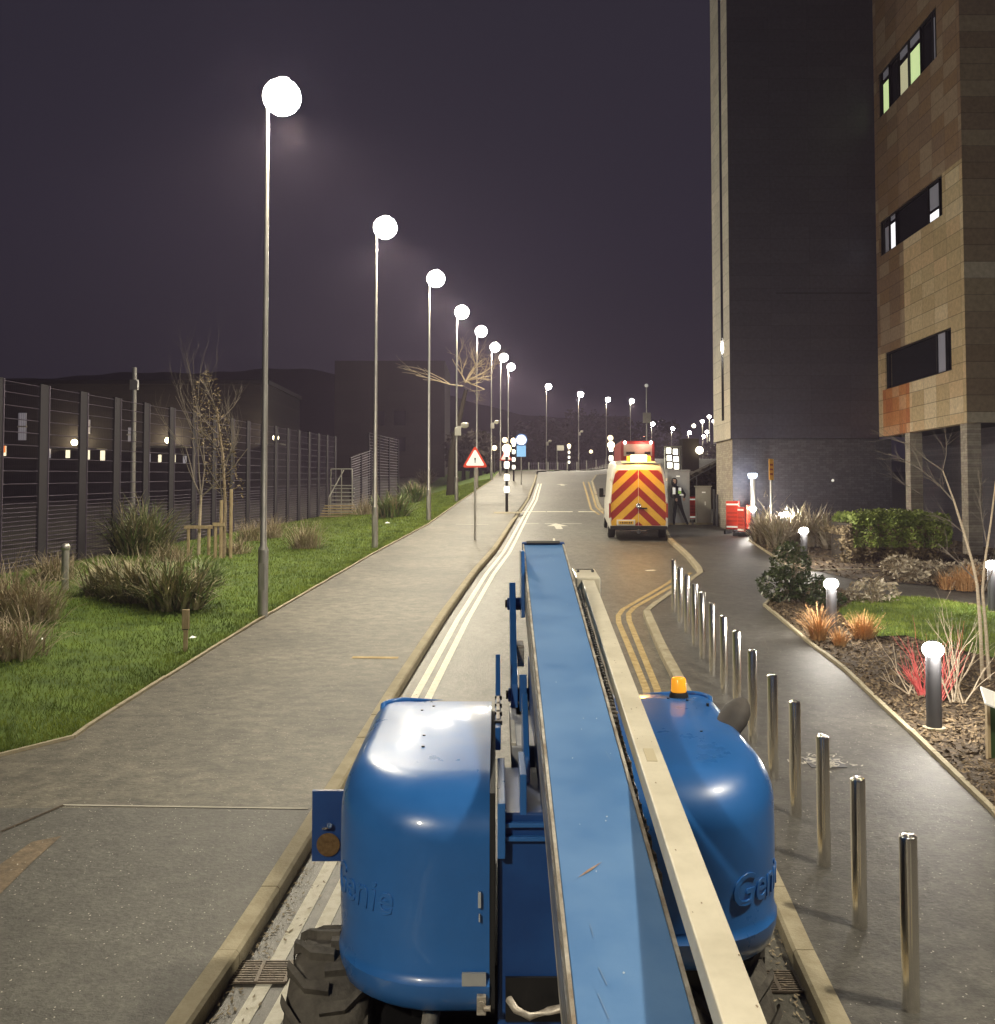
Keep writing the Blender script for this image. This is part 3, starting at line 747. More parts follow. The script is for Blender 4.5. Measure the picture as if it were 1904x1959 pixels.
# left linkage beside the boom
g = MB()
g.prism([(6.4, Z-1.42), (6.75, Z-1.45), (7.35, Z-.80), (7.38, Z-.66), (7.25, Z-.64), (6.45, Z-1.22)], .085, .13, M_)
g.prism([(6.3, Z-1.40), (6.55, Z-1.42), (6.7, Z-1.2), (6.35, Z-1.14)], .14, .185, M_)
g.prism([(6.9, Z-.85), (7.3, Z-.9), (7.5, Z-.42), (7.0, Z-.40)], .165, .19, M_)
lk = g.build('linkage', MT['blue'], bl, bevel=.005)
for (y, z) in ((7.22, Z-.79), (6.52, Z-1.30)):
    g = MB(); g.cyl((.07, y, z), (.20, y, z), .045, n=14); g.build('pivot_pin', MT['blued'], lk, smooth='auto')
    g = MB(); g.cyl((.055, y, z), (.09, y, z), .028, n=6); g.build('bolt', MT['blk'], lk)
g = MB(); g.bx(.13,.18,6.75,7.0,Z-1.16,Z-1.02); g.build('linkage_block', MT['worn'], lk, bevel=.006)
g = MB(); g.bx(.11, .17, 6.2, 6.6, Z-1.52, Z-1.36); g.build('linkage_block', MT['worn'], lk, bevel=.006)
# main boom, rising gently away
def edge(X0, X1, Y, w):
    y = w / (at(X1, Y, 1).x - at(X0, Y, 1).x); p, q = at(X0, Y, y), at(X1, Y, y); return (p + q) / 2
bA, bB = edge(1103, 1330, 1959, .298), edge(1003, 1076, 1042, .298)
def slant(g, a, b, x0, x1, z0, z1):
    """box along a->b with lateral x0..x1 and height z0..z1 relative to the axis"""
    vs = []
    for p in (a, b):
        for (x, z) in ((x0, z0), (x1, z0), (x1, z1), (x0, z1)): vs.append(p + Vector((x, 0, z)))
    g.add(vs, [(0,1,2,3), (7,6,5,4), (0,4,5,1), (1,5,6,2), (2,6,7,3), (3,7,4,0)])
bd = (bB - bA)
bA = bB - bd * ((bB.y - .9) / bd.y)
g = MB(); slant(g, bA, bB, -.149, .149, -.34, 0); bm_ = g.build('boom', MT['blue2'], bl, bevel=.004)
g = MB(); slant(g, bA, bB, -.160, -.1495, -.31, -.03); g.build('worn_side_plate', MT['worn'], bm_)
g = MB(); slant(g, bA, bB, -.161, -.1495, -.028, .006); slant(g, bA, bB, .1495, .161, -.03, .006); g.build('weld_edge', MT['worn'], bm_)
g = MB(); slant(g, bA, bB, -.166, -.1605, -.20, -.05); g.build('wear_rail', mat('pale_rail', (.45,.47,.5), .35, .6, c2=(.2,.16,.12), sc=7, stretch=(1,.4,5)), bm_)
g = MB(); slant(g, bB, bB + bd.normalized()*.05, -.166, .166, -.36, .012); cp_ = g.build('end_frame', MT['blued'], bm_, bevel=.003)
g = MB(); slant(g, bB - bd.normalized()*.02, bB + bd.normalized()*.055, -.13, .13, .012, .018); g.build('dark_slot', MT['black'], cp_)  # black strip paints the dark inside the open boom end
# rust scratch and chips on the boom top
def ontop(x, y, z=.002): t = (y - bA.y) / (bB.y - bA.y); q = bA + (bB - bA) * t; return q + Vector((x, 0, z))
a = at(1106, 1680, 3.0); 
g = MB(); 
def topxy(X, Y):
    r = ray(X, Y); lo, hi = 1.8, 7.6
    for _ in range(30):
        m_ = (lo+hi)/2; zz = CAMZ + r.z/r.y*m_
        if zz < ontop(0, m_, 0).z: hi = m_
        else: lo = m_
    return Vector((r.x/r.y*m_, m_, ontop(0, m_, 0).z))
p, q = topxy(1105, 1681), topxy(1152, 1650); d = (q-p).normalized(); n_ = Vector((-d.y, d.x, 0))*.006
g.add([p + Vector((0,0,.0025)), (p+q)/2 - n_ + Vector((0,0,.0025)), q + Vector((0,0,.0025)), (p+q)/2 + n_ + Vector((0,0,.0025))], [(0,1,2,3)])
g.build('scratch', mat('rust_scratch', (.30,.17,.10), .8, c2=(.45,.35,.28), sc=60), bm_)
g = MB()
for k in range(26):
    y = random.uniform(2.2, bB.y - .2); x = random.uniform(-.12, .12); r_ = random.uniform(.0015, .0035); p = ontop(x, y, .002)
    g.add([p + Vector((r_*math.cos(w)*random.uniform(.5,1.3), 2*r_*math.sin(w)*random.uniform(.5,1.3), bd.z/bd.y*2*r_*math.sin(w))) for w in (0,1.2,2.4,3.6,4.9)], [(0,1,2,3,4)])
g.build('paint_chips', mat('pale_chip', (.45,.55,.68), .6), bm_)
g = MB()
for k in range(10):   # rubbed streaks along the boom top
    y = random.uniform(1.9, bB.y - .4); x = random.uniform(-.13, .13); l_ = random.uniform(.02, .12); w_ = random.uniform(.0006, .0016); dx = random.uniform(-.02, .02)
    p, q = ontop(x, y, .0024), ontop(x + dx, y + l_, .0024)
    g.add([p + Vector((-w_,0,0)), p + Vector((w_,0,0)), q + Vector((w_,0,0)), q + Vector((-w_,0,0))], [(0,1,2,3)])
g.build('rub_marks', mat('rub_mark', (.15,.27,.48), .6), bm_)
# cream jib beam
jA, jB = edge(1383, 1470, 1959, .10), edge(1113, 1137, 1108, .10)
jd = jB - jA; jA = jB - jd * ((jB.y - .9) / jd.y); jd = jB - jA
g = MB(); slant(g, jA, jB, -.05, .05, -.075, 0); jb = g.build('jib_beam', MT['cream'], bl, bevel=.006)
g = MB(); slant(g, jB - Vector((0,.05,0)), jB + Vector((.0,.42,.035)), -.10, .095, -.22, .018); jh = g.build('jib_head', MT['cream'], jb, bevel=.012)
g = MB(); c_ = jB + Vector((0,.30,.045)); g.box(c_ + Vector((0,.06,.0)), (.15,.012,.02))
for s in (-1, 1): g.box(c_ + Vector((s*.06,-.06,-.0)), (.02,.04,.02))
g.build('bracket', MT['dgrey'], jh)
g = MB(); slant(g, jA + jd*.42, jA + jd*.44, -.02, .02, .0, .002); g.build('worn_label', mat('faded_label', (.52,.46,.32), .7), jb)
g = MB()
for k in range(40):
    t = random.uniform(.05, .97); p = jA + jd*t; x = random.uniform(-.045, .045); r_ = random.uniform(.0012, .004)
    g.add([p + Vector((x + r_*math.cos(w)*random.uniform(.4,1.3), 2.2*r_*math.sin(w), .0018 + jd.z/jd.y*2.2*r_*math.sin(w))) for w in (0,1.2,2.4,3.6,4.9)], [(0,1,2,3,4)])
g.build('chips', MT['bark'], jb)
# cable carrier between them
g = MB(); N = 78
for k in range(N):
    t = k / N; y = 3.3 + (jB.y - 3.5)*t; a = ontop(.161, y); b_ = jA + jd*((y-jA.y)/jd.y)
    x0, x1 = a.x + .006, b_.x - .066; x1 = min(x1, x0 + .17); xm = (x0+x1)/2; z = min(a.z, b_.z) - .06
    if y > bB.y: xm = b_.x - .11; x0 = xm-.05; x1 = xm+.05
    g.box((xm, y, z), (max(.03, x1-x0), .018, .018))
    for xx in (x0+.012, x1-.012): g.box((xx, y+.016, z), (.01, .05, .05), .12*(-1)**k)
cc_ = g.build('cable_carrier', mat('carrier_links', (.06,.055,.05), .5, .3, c2=(.30,.28,.25), sc=20), bl)
g = MB()
for j in range(5):
    pts = []
    for k in range(60):
        y = 3.2 + (jB.y - 3.3)*k/59; a = ontop(.161, y); b_ = jA + jd*((y-jA.y)/jd.y); x0 = a.x+.012; x1 = min(b_.x-.07, x0+.15)
        if y > bB.y: x0 = b_.x-.15; x1 = b_.x-.08
        pts.append((x0 + (x1-x0)*(j+.5)/5 + .008*math.sin(y*9+j*2), y, min(a.z, b_.z) - .075 + .014*math.sin(y*14+j*1.7)))
    g.tube(pts, .011, 6)
g.build('hydraulic_hoses', MT['dgrey'], cc_, smooth=True)
g = MB()
for k in range(9):
    y = 3.6 + .52*k; a = ontop(.161, y); b_ = jA + jd*((y-jA.y)/jd.y)
    if y < bB.y - .1: g.box(((a.x+b_.x)/2-.03, y, min(a.z,b_.z)-.045), (max(.04, b_.x-a.x-.09), .018, .01))
g.build('clamp', MT['worn'], cc_)
# chassis, far deck plate with beacon disc, wheels
g = MB(); g.bx(-.55, 1.05, 4.5, 7.6, h(5)+.38, h(5)+.72); ch = g.build('chassis', MT['blk'], bl, bevel=.02)
g = MB(); g.bx(-.4, .95, 4.75, 6.2, h(5)+.72, Z-2.2); g.build('turntable_ring', MT['blk'], ch)
g = MB(); g.tube([(-.5,4.4,h(5)+.55),(.2,4.35,h(5)+.62),(.9,4.4,h(5)+.55)], .05, 10); g.cyl((-.3,4.3,h(5)+.8),(-.3,4.7,h(5)+.8),.04); g.box((-.15,4.42,h(5)+.78),(.12,.06,.05)); g.build('steering_rod', MT['worn'], ch, smooth='auto')
dp = at(598, 1512, 5.75); dq = at(654, 1647, 5.75)
g = MB(); g.bx(dp.x, dq.x + .25, 5.74, 5.77, dq.z, dp.z); pl_ = g.build('deck_plate', MT['blued'], bl, bevel=.003)
c_ = at(628, 1616, 5.73); g = MB(); g.lathe([(.062,0),(.066,.01)], (c_.x, 5.738, c_.z), 26, Matrix.Rotation(PI/2, 3, 'X')); g.build('round_reflector', mat('brown_reflector', (.11,.06,.02), .35, c2=(.2,.12,.05), sc=40), pl_)
c_ = at(624, 1583, 5.73); g = MB(); g.cyl((c_.x-.02,5.74,c_.z-.01),(c_.x+.02,5.70,c_.z+.012),.009,n=8); g.cyl((c_.x+.015,5.72,c_.z+.012),(c_.x+.025,5.70,c_.z+.02),.016,n=6); g.build('bolt', MT['ss'], pl_)
# mounting arm of deck plate
g = MB(); g.bx(dq.x, -.3, 5.77, 5.83, dq.z, dq.z+.08); g.build('plate_arm', MT['blued'], pl_)
# wheel with lugs
def wheel(x, y, side, R=.49, w=.40):
    z = h(y) + R; c = Vector((x, y, z))
    prof = [(.26,-w/2+.02),(.33,-w/2),(R-.075,-w/2+.01),(R-.03,-w/2+.05),(R-.018,-w/4),(R-.015,0),(R-.018,w/4),(R-.03,w/2-.05),(R-.075,w/2-.01),(.33,w/2),(.26,w/2-.02)]
    Rm = Matrix.Rotation(PI/2, 3, 'Y')
    whl = thing('wheel', None, None, (0,0,0)); whl.parent = bl
    g = MB(); g.lathe(prof, c, 48, Rm); ty = g.build('tyre', mat('tyre_rubber', (.06,.054,.047), .8, c2=(.13,.118,.10), sc=9, bump=.3) if 'tyre_rubber' not in bpy.data.materials else bpy.data.materials['tyre_rubber'], whl, smooth='auto')
    g = MB(); nl = 17
    for k in range(nl):
        for s in (-1, 1):
            a0 = 2*PI*(k + (.5 if s > 0 else 0))/nl
            vs = []
            # chevron lug: centre bar then swept to the shoulder and down the side wall
            st = [(-s*.015, 0.0, R-.02, R+.022), (s*w*.25, -.03, R-.02, R+.020), (s*w*.40, -.17, R-.03, R+.008), (s*(w/2+.004), -.30, R-.075, R-.015), (s*(w/2+.012), -.36, R-.13, R-.08)]
            hw = .055
            for (xx, da, r0, r1) in st:
                for (rr, dd) in ((r0, -hw), (r0, hw), (r1, hw*.8), (r1, -hw*.8)):
                    a = a0 + da + dd
                    vs.append((c.x + xx, c.y + rr*math.cos(a), c.z + rr*math.sin(a)))
            fs = [(0,1,2,3), (16,19,18,17)]
            for i in range(4):
                for j in range(4):
                    j2 = (j+1) % 4; fs.append((i*4+j, (i+1)*4+j, (i+1)*4+j2, i*4+j2))
            g.add(vs, fs)
    g.build('tread', bpy.data.materials['tyre_rubber'], ty)
    g = MB(); g.lathe([(.05,-.03),(.12,-.04),(.22,.0),(.265,.05),(.265,-.1),(.05,-.1)], c + Vector((side*(w/2-.08),0,0)), 28, Rm if side > 0 else Matrix.Rotation(-PI/2, 3, 'Y')); g.build('rim', MT['cream'], whl, smooth='auto')
    return whl
wheel(-.79, 4.98, -1); wheel(1.10, 5.05, 1); wheel(-.65, 7.25, -1); wheel(1.25, 7.25, 1)

# ================================================================ VAN
vx, vy = 4.74, 33.6; vz = h(34.0)
vt = thing('parked_van', 'white high-roof van with red and yellow chevron doors and glowing amber light', 'van', (vx, vy, vz), -.07)
vt.rotation_euler = (math.atan(.055), 0, -.072)
def vbody():
    # cross sections along y: (y, half width bottom, half width top, roof z, bottom z)
    st = [(0, .965, .80, 2.46, .42), (.05, .985, .83, 2.53, .36), (.35, .99, .86, 2.60, .34), (3.6, .99, .86, 2.60, .34), (4.3, .985, .83, 2.42, .34), (4.75, .975, .78, 1.95, .34), (5.1, .96, .80, 1.25, .34), (5.75, .90, .74, 1.02, .36), (5.9, .8, .66, .85, .42)]
    g = MB(); rings = []
    for y, wb, wt, zr, zb in st:
        zs = min(1.15, zr*.75)
        r = [(-wb*.94, zb), (-wb, zb+.12), (-wb, zs), (-wb*.985, zs+.05), (-(wb*.35+wt*.65), zs + (zr-zs)*.72), (-wt, zr-.14), (-wt+.1, zr-.03), (-wt*.5, zr), (0, zr+.015)]
        r = r + [(-a, b) for a, b in r[::-1][1:]]
        rings.append([(a, y, b) for a, b in r])
    n = len(rings[0]); vs = [p for r in rings for p in r]; fs = [list(range(n))]
    for i in range(len(rings)-1):
        for k in range(n):
            k2 = (k+1) % n; fs.append((i*n+k, (i+1)*n+k, (i+1)*n+k2, i*n+k2))
    fs.append([(len(rings)-1)*n + k for k in range(n-1, -1, -1)])
    g.add(vs, fs); return g
vb = vbody().build('body', MT['vanw'], vt, smooth='auto')
# chevron doors: clip stripes to door outline
def clip(poly, a, b):  # keep left of a->b
    outp = []
    for i in range(len(poly)):
        p, q = poly[i], poly[(i+1) % len(poly)]
        sp_ = (b[0]-a[0])*(p[1]-a[1]) - (b[1]-a[1])*(p[0]-a[0]); sq = (b[0]-a[0])*(q[1]-a[1]) - (b[1]-a[1])*(q[0]-a[0])
        if sp_ >= 0: outp.append(p)
        if sp_*sq < 0:
            t = sp_/(sp_-sq); outp.append((p[0]+(q[0]-p[0])*t, p[1]+(q[1]-p[1])*t))
    return outp
for s in (-1, 1):
    outl = [(.008, .50), (.90, .50), (.915, .62), (.925, 1.2), (.86, 1.9), (.77, 2.28), (.70, 2.36), (.008, 2.38)]
    g = MB(); bw = .205; slope = .95
    k = -12
    while k < 14:
        z0 = .35 + k * bw * 1.42; z1 = z0 + bw*1.42
        poly = outl[:]
        # stripes fall away from the centre: z = z0 - slope*x
        poly = clip(poly, (0, z0), (1, z0 - slope)); poly = clip(poly, (1, z1 - slope), (0, z1)) if poly else []
        if len(poly) >= 3:
            g.mi = k % 2
            pts = [(s*x, -.012, z) for x, z in poly]
            back = [(s*x, .02, z) for x, z in poly]; n = len(pts)
            o = list(range(n)); 
            g.add(pts + back, [o if s > 0 else o[::-1]] + [(i, (i+1) % n, n+(i+1) % n, n+i) for i in range(n)])
        k += 1
    dr = g.build('rear_door', [MT['chevr'], MT['chevy']], vt)
    g = MB()
    for z in (.72, 1.35, 2.05): g.box((s*.93, -.03, z), (.05, .04, .10))
    g.build('hinge', MT['vanw'], dr)
g = MB(); g.box((.16,-.03,1.08), (.26,.03,.05)); g.build('door_handle', MT['blk'], vt, bevel=.01)
g = MB(); g.lathe([(.085,-.01),(.085,.01),(.072,.01),(.072,-.01)], (.0,-.035,1.17), 20, Matrix.Rotation(PI/2,3,'X'))
for k in range(3): a = PI/2 + k*2*PI/3; g.cyl((0,-.035,1.17), (.075*math.cos(a), -.035, 1.17+.075*math.sin(a)), .016, .004, 6)
g.build('emblem', MT['chrome'], vt)
g = MB(); g.box((-.42,-.03,.60), (.62,.03,.20)); npl = g.build('number_plate_recess', MT['vanw'], vt, bevel=.01)
g = MB(); g.box((-.42,-.055,.60), (.50,.012,.11)); g.build('number_plate', MT['chevy'], npl)
g = MB()
for k, w_ in enumerate((.03,.05,.04,.05,.03,.05,.045)): g.box((-.60+.06*k,-.063,.60), (w_*.7,.004,.06))
g.build('plate_characters', MT['blk'], npl)
g = MB(); g.box((0,-.04,.43), (1.9,.14,.12)); g.build('bumper', MT['blk'], vt, bevel=.02)
g = MB(); g.cyl((-.25,-.12,.33),(.25,-.12,.33),.03); g.ball((0,-.2,.36),.04,10); g.box((0,-.12,.30),(.12,.1,.1)); g.build('tow_bar', MT['dgrey'], vt)
for s in (-1, 1):
    g = MB(); g.box((s*.86,-.035,.44), (.17,.1,.06)); g.build('rear_reflector', mat('lit_red' , (.8,.05,.03), .4, emit=(1,.1,.05), es=1.2) if 'lit_red' not in bpy.data.materials else bpy.data.materials['lit_red'], vt)  # reflector glows by itself in place of light thrown back
    g = MB(); g.box((s*.955,-.01,1.0), (.06,.06,.5)); g.build('tail_light', MT['chevr'], vt, bevel=.015)
    t_ = 4.35
    g = MB(); g.box((s*1.10, t_, 1.38), (.16,.14,.34)); g.box((s*1.0, t_, 1.25), (.12,.06,.06)); g.build('wing_mirror', MT['blk'], vt, bevel=.03)
    g = MB(); g.quad((s*.994, 3.6, 1.22), (s*.985, 4.5, 1.22), (s*.92, 4.25, 1.95), (s*.935, 3.6, 1.98)); g.build('side_window', MT['glass'], vt)
    for y in (1.0, 4.75):
        g = MB(); g.lathe([(.2,-.11),(.31,-.12),(.345,-.09),(.345,.09),(.31,.12),(.2,.11)], (s*.87, y, .345), 26, Matrix.Rotation(PI/2,3,'Y')); w_ = g.build('wheel', MT['black'], vt, smooth='auto')
        g = MB(); g.lathe([(.02,-.01),(.19,.0),(.2,-.04)], (s*.99, y, .345), 18, Matrix.Rotation(s*PI/2,3,'Y')); g.build('rim', MT['galv'], w_)
g = MB(); g.box((.0,.18,2.63), (1.16,.26,.06)); rb = g.build('light_bar_base', MT['vanw'], vt, bevel=.015)
g = MB(); g.box((.02,.13,2.76), (.54,.20,.22)); g.build('amber_beacon', BEACON, rb, bevel=.03)  # block enlarged to take the size of the beacon's flare
for s in (-1, 1): g = MB(); g.box((.02+s*.33,.13,2.74), (.13,.18,.18)); g.build('amber_end', mat('amber_plastic', (1,.35,.02), .3, emit=(1,.32,.02), es=3) if 'amber_plastic' not in bpy.data.materials else bpy.data.materials['amber_plastic'], rb, bevel=.02)
g = MB(); g.box((0,3.9,2.0), (1.5,.02,.7)); 
g.build('bulkhead', MT['dgrey'], vt)
light('beacon_light', (.02, -.45, 3.0), 110, (1, .45, .08), .1, vt)

# red lorry beyond
p = at(1221, 940, 60); rt = thing('red_lorry', 'red box lorry with two bright marker lamps, showing above the van roof', 'lorry', (p.x, 60, h(60)+.1), -.05)
g = MB(); g.bx(-1.02, 1.02, 0, 6, .6, 3.02); lb = g.build('box_body', mat('lorry_red', (.26,.03,.028), .5), rt, bevel=.05)
g = MB(); g.bx(-.85,.85,-.015,-.002,2.1,2.82); g.bx(-.1,.85,-.015,-.002,1.5,2.0); g.build('grey_panel', MT['cab2'], lb)
g = MB(); g.bx(-.7,-.2,-.03,-.016,2.2,2.36); g.bx(.4,.75,-.03,-.016,2.2,2.36); g.bx(-.7,.7,-.03,-.016,1.75,1.85); g.build('dark_slots', MT['blk'], lb)
for s in (-1, 1):
    g = MB(); g.ball((s*.78,-.06,2.92), .09, 10); g.build('marker_lamp', glow('marker', (1,.85,.75), 14) if 'marker' not in bpy.data.materials else bpy.data.materials['marker'], rt)
    for y in (1.2, 4.8):
        g = MB(); g.lathe([(.2,-.13),(.42,-.13),(.45,0),(.42,.13),(.2,.13)], (s*.85, y, .45), 18, Matrix.Rotation(PI/2,3,'Y')); g.build('wheel', MT['black'], rt)
g = MB(); g.bx(-.95,.95,-.02,5.8,.42,.6); g.build('chassis', MT['blk'], rt)
light('marker_light', (.3, -.5, 2.9), 60, (1,.4,.3), .1, rt)

# ================================================================ STEEL BOLLARDS
BO = [(1743,1930,1612),(1645,1772,1502),(1577,1655,1415),(1523,1560,1350),(1480,1487,1298),(1441,1420,1250),(1411,1366,1213),(1386,1325,1181),(1364,1290,1156),(1345,1260,1134),(1330,1236,1117),(1315,1212,1102),(1302,1191,1087),(1290,1171,1074)]
st = thing('steel_bollard', 'nearest stainless steel bollard, dark and alone at bottom right', 'bollard', group='stainless steel bollards beside the right kerb')
g = MB(); g.lathe([(.0505,-.1),(.0505,.985),(.049,.995),(.044,.9985),(.038,.996),(.001,.996)], (0,0,0), 28); g.build('post', MT['ss'], st, smooth='auto')
g = MB(); g.lathe([(.034,.9962),(.036,1.004),(.03,1.01),(.001,1.0105)], (0,0,0), 24); g.build('cap', MT['ss'], st, smooth='auto')
OR = ['', 'second', 'third', 'fourth', 'fifth', 'sixth', 'seventh', 'eighth', 'ninth', 'tenth', 'eleventh', 'twelfth', 'thirteenth']
ps = [flat(x, yb, .11) for x, yb, _ in BO]
for i, p in enumerate(ps):
    p = (p.x, p.y, p.z - .005)
    if i == 0: st.location = p
    elif i == 13: dup(st, p, 0, 'farthest stainless steel bollard, at the end of the row near the kerb corner')
    else: dup(st, p, 0, OR[i] + ' stainless steel bollard of the row, counted from the nearest one')

# ================================================================ BOLLARD LAMPS
CW = (1, .93, .82)
ll = thing('bollard_lamp', 'nearest grey bollard lamp, thick post among bark chips with a glowing head', 'bollard lamp', group='lit bollard lamps in the planted beds')
g = MB(); g.cyl((0,0,-.05),(0,0,.83),.085,n=24); g.build('post', MT['dgrey'], ll, smooth='auto')
g = MB(); g.lathe([(.125,.0),(.125,.03),(.085,.035)], (0,0,0), 24); g.build('base_ring', MT['conc'], ll, smooth='auto')
g = MB(); g.ball((0,0,.905), .118, 24, .78); g.build('lamp_head', LOWG, ll, smooth='auto')
g = MB(); g.lathe([(.05,.99),(.045,1.005),(.01,1.01)], (0,0,0), 20); g.build('cap', MT['dgrey'], ll, smooth='auto')
for k in range(3):
    a = 2*PI*k/3 + .5; light('lamp_light', (.19*math.cos(a), .19*math.sin(a), .93), 48, CW, .05, ll)
LB = [(1788,1396), (1592,1222), (1539,1082), (1503,1040), (1441,1014), (1900,1172)]
LBL = ['', 'bollard lamp left of the lawn, second nearest, between orange grass tufts', 'bollard lamp rising behind the dark leafy shrub', 'bollard lamp in front of the pale strap-leaved plants',
       'brightest bollard lamp, next to the red barriers', 'bollard lamp at the right edge of the picture beyond the lawn']
for i, (X, Y) in enumerate(LB):
    p = flat(X, Y, .12)
    if i == 4: p = Vector((at(1441, 1000, 34.4).x, 34.4, h(34.4) + .12))
    if i == 0: ll.location = p
    else: dup(ll, p, 0, LBL[i])
p = flat(1441, 1014, .12)
tl = thing('tall_bollard_lamp', 'tall slim lamp post with cool white head against the dark brick wall', 'bollard lamp', (at(1441,1000,34.9).x, 34.9, h(35)+.1))
g = MB(); g.cyl((0,0,0),(0,0,1.95),.09,n=16); g.build('post', MT['galv'], tl, smooth='auto')
g = MB(); g.lathe([(.09,1.95),(.14,1.99),(.16,2.08),(.14,2.12)], (0,0,0), 16); g.build('lamp_head', COOLG, tl, smooth='auto')
light('lamp_light', (-.3, -.15, 1.9), 26, (.65, .78, 1), .05, tl)

# ================================================================ PERSON
def skin_mesh(name, nodes, edges, m, parent, sub=2):
    me = bpy.data.meshes.new(name); me.from_pydata([n_[0] for n_ in nodes], edges, []); me.materials.append(m)
    o = bpy.data.objects.new(name, me); COL.objects.link(o); o.parent = parent
    sk = o.modifiers.new('skin', 'SKIN'); sk.use_smooth_shade = True
    for i, n_ in enumerate(nodes):
        r = n_[1]; me.skin_vertices[0].data[i].radius = r if isinstance(r, tuple) else (r, r)
    me.skin_vertices[0].data[0].use_root = True
    sb_ = o.modifiers.new('sub', 'SUBSURF'); sb_.levels = sub; sb_.render_levels = sub
    return o
pp = flat(1284, 1003, .11)
pe = thing('person', 'person in dark hooded clothes with white and green reflective patches, striding beside the van', 'person', (pp.x + .16, pp.y - .5, h(pp.y - .5) + .11), .15)
nod = [((0,0,.95),(.15,.11)), ((-.01,0,1.15),(.15,.11)), ((-.03,0,1.36),(.185,.12)), ((-.06,0,1.49),(.07,.07)), ((-.10,0,1.56),(.055,.06)),
       ((-.075,0,.88),(.09,.10)), ((-.10,.04,.50),(.062,.062)), ((-.10,.12,.10),(.045,.05)), ((-.13,.0,.045),(.045,.04)),
       ((.085,0,.88),(.09,.10)), ((.20,-.03,.50),(.062,.062)), ((.38,.02,.11),(.045,.05)), ((.37,-.13,.05),(.045,.04)),
       ((-.21,0,1.40),(.065,.065)), ((-.27,-.05,1.14),(.048,.048)), ((-.16,-.24,1.02),(.038,.038)),
       ((.16,0,1.40),(.065,.065)), ((.29,-.06,1.16),(.048,.048)), ((.17,-.26,1.04),(.038,.038))]
ed = [(0,1),(1,2),(2,3),(3,4),(0,5),(5,6),(6,7),(7,8),(0,9),(9,10),(10,11),(11,12),(2,13),(13,14),(14,15),(2,16),(16,17),(17,18)]
dk = mat('dark_clothing', (.012,.012,.015), .85, c2=(.026,.026,.03), sc=8)
body = skin_mesh('body', nod, ed, dk, pe)
g = MB(); g.lathe([(.02,-.12),(.07,-.10),(.093,-.03),(.10,.04),(.085,.10),(.04,.135),(.005,.14)], (-.12,-.02,1.66), 16); hd = g.build('head', mat('skin', (.35,.22,.16), .6), pe, smooth=True)
g = MB(); g.lathe([(.06,-.16),(.10,-.11),(.118,-.02),(.122,.05),(.10,.12),(.05,.16),(.005,.168)], (-.118,.006,1.658), 16); g.build('hood', dk, hd, smooth=True); hd.rotation_euler = (0, 0, 0)
g = MB(); g.box((-.12,-.135,1.655), (.02,.03,.035)); g.ball((-.155,-.112,1.68), .011, 8); g.ball((-.085,-.112,1.68), .011, 8); g.box((-.12,-.118,1.60), (.045,.01,.008)); g.build('face', mat('skin_shade', (.25,.14,.1), .6), hd)
hv = mat('hi_vis_green', (.35,.6,.10), .5, emit=(.6,1,.2), es=.12)  # faint glow puts thrown-back light into the panel
g = MB(); g.box((-.17,-.125,1.32), (.10,.06,.26)); g.build('reflective_patch', MT['selflit'], pe, bevel=.01)
g = MB(); g.box((.06,-.135,1.38), (.10,.06,.14)); g.build('reflective_patch', MT['selflit'], pe, bevel=.01)
g = MB(); g.box((.12,-.15,1.17), (.14,.06,.05)); g.build('reflective_patch', MT['selflit'], pe, bevel=.01)
g = MB(); g.box((.05,-.135,1.27), (.11,.06,.12)); g.build('hi_vis_panel', hv, pe, bevel=.01)
def hand(c, parent, s):
    g = MB(); g.box(c, (.07,.035,.08)); h_ = g.build('palm', mat('hand_skin', (.35,.22,.16), .6) if 'hand_skin' not in bpy.data.materials else bpy.data.materials['hand_skin'], parent, bevel=.012)
    g = MB()
    for k, l_ in enumerate((.055,.068,.062,.048)):
        x = c[0] - .026 + .0175*k; g.tube([(x,c[1],c[2]-.035),(x,c[1]-.012,c[2]-.035-l_*.5),(x,c[1]-.03,c[2]-.03-l_*.85)], [.0095,.009,.007], 6)
    g.tube([(c[0]-s*.03,c[1],c[2]+.01),(c[0]-s*.055,c[1]-.02,c[2]-.015),(c[0]-s*.05,c[1]-.035,c[2]-.045)], [.011,.010,.008], 6)
    g.build('fingers', bpy.data.materials['hand_skin'], h_, smooth=True)
hand((-.13,-.29,1.0), pe, 1); hand((.15,-.31,1.02), pe, -1)

# ================================================================ CABINETS & BARRIERS
def cabinet(X, Y, w, hh, d, m, lbl):
    p = flat(X, Y, .11); t = thing('utility_cabinet', lbl, 'cabinet', p)
    g = MB(); g.bx(-w/2, w/2, 0, d, .08, hh-.05); c_ = g.build('housing', m, t, bevel=.01)
    g = MB(); g.bx(-w/2-.03, w/2+.03, -.03, d+.03, hh-.048, hh); g.build('roof', m, c_, bevel=.01)
    g = MB(); g.bx(-w/2+.04, -.006, -.012, -.001, .14, hh-.12); g.bx(.006, w/2-.04, -.012, -.001, .14, hh-.12); g.build('door', m, c_)
    g = MB(); g.bx(-w/2-.05, w/2+.05, -.06, d+.05, 0, .08); g.build('plinth', MT['conc'], c_)
    g = MB(); g.box((.03,-.02,hh*.55), (.02,.02,.14)); g.box((-.02,-.016,hh-.25), (.14,.008,.05)); g.build('handle', MT['selflit'], c_)
cabinet(1299, 1004, .86, 2.12, .5, MT['cab'], 'tall dark grey utility cabinet with sloping lid behind the walking person')
cabinet(1348, 1004, .54, 1.5, .4, MT['cab2'], 'shorter pale grey cabinet between red barriers and the tower')
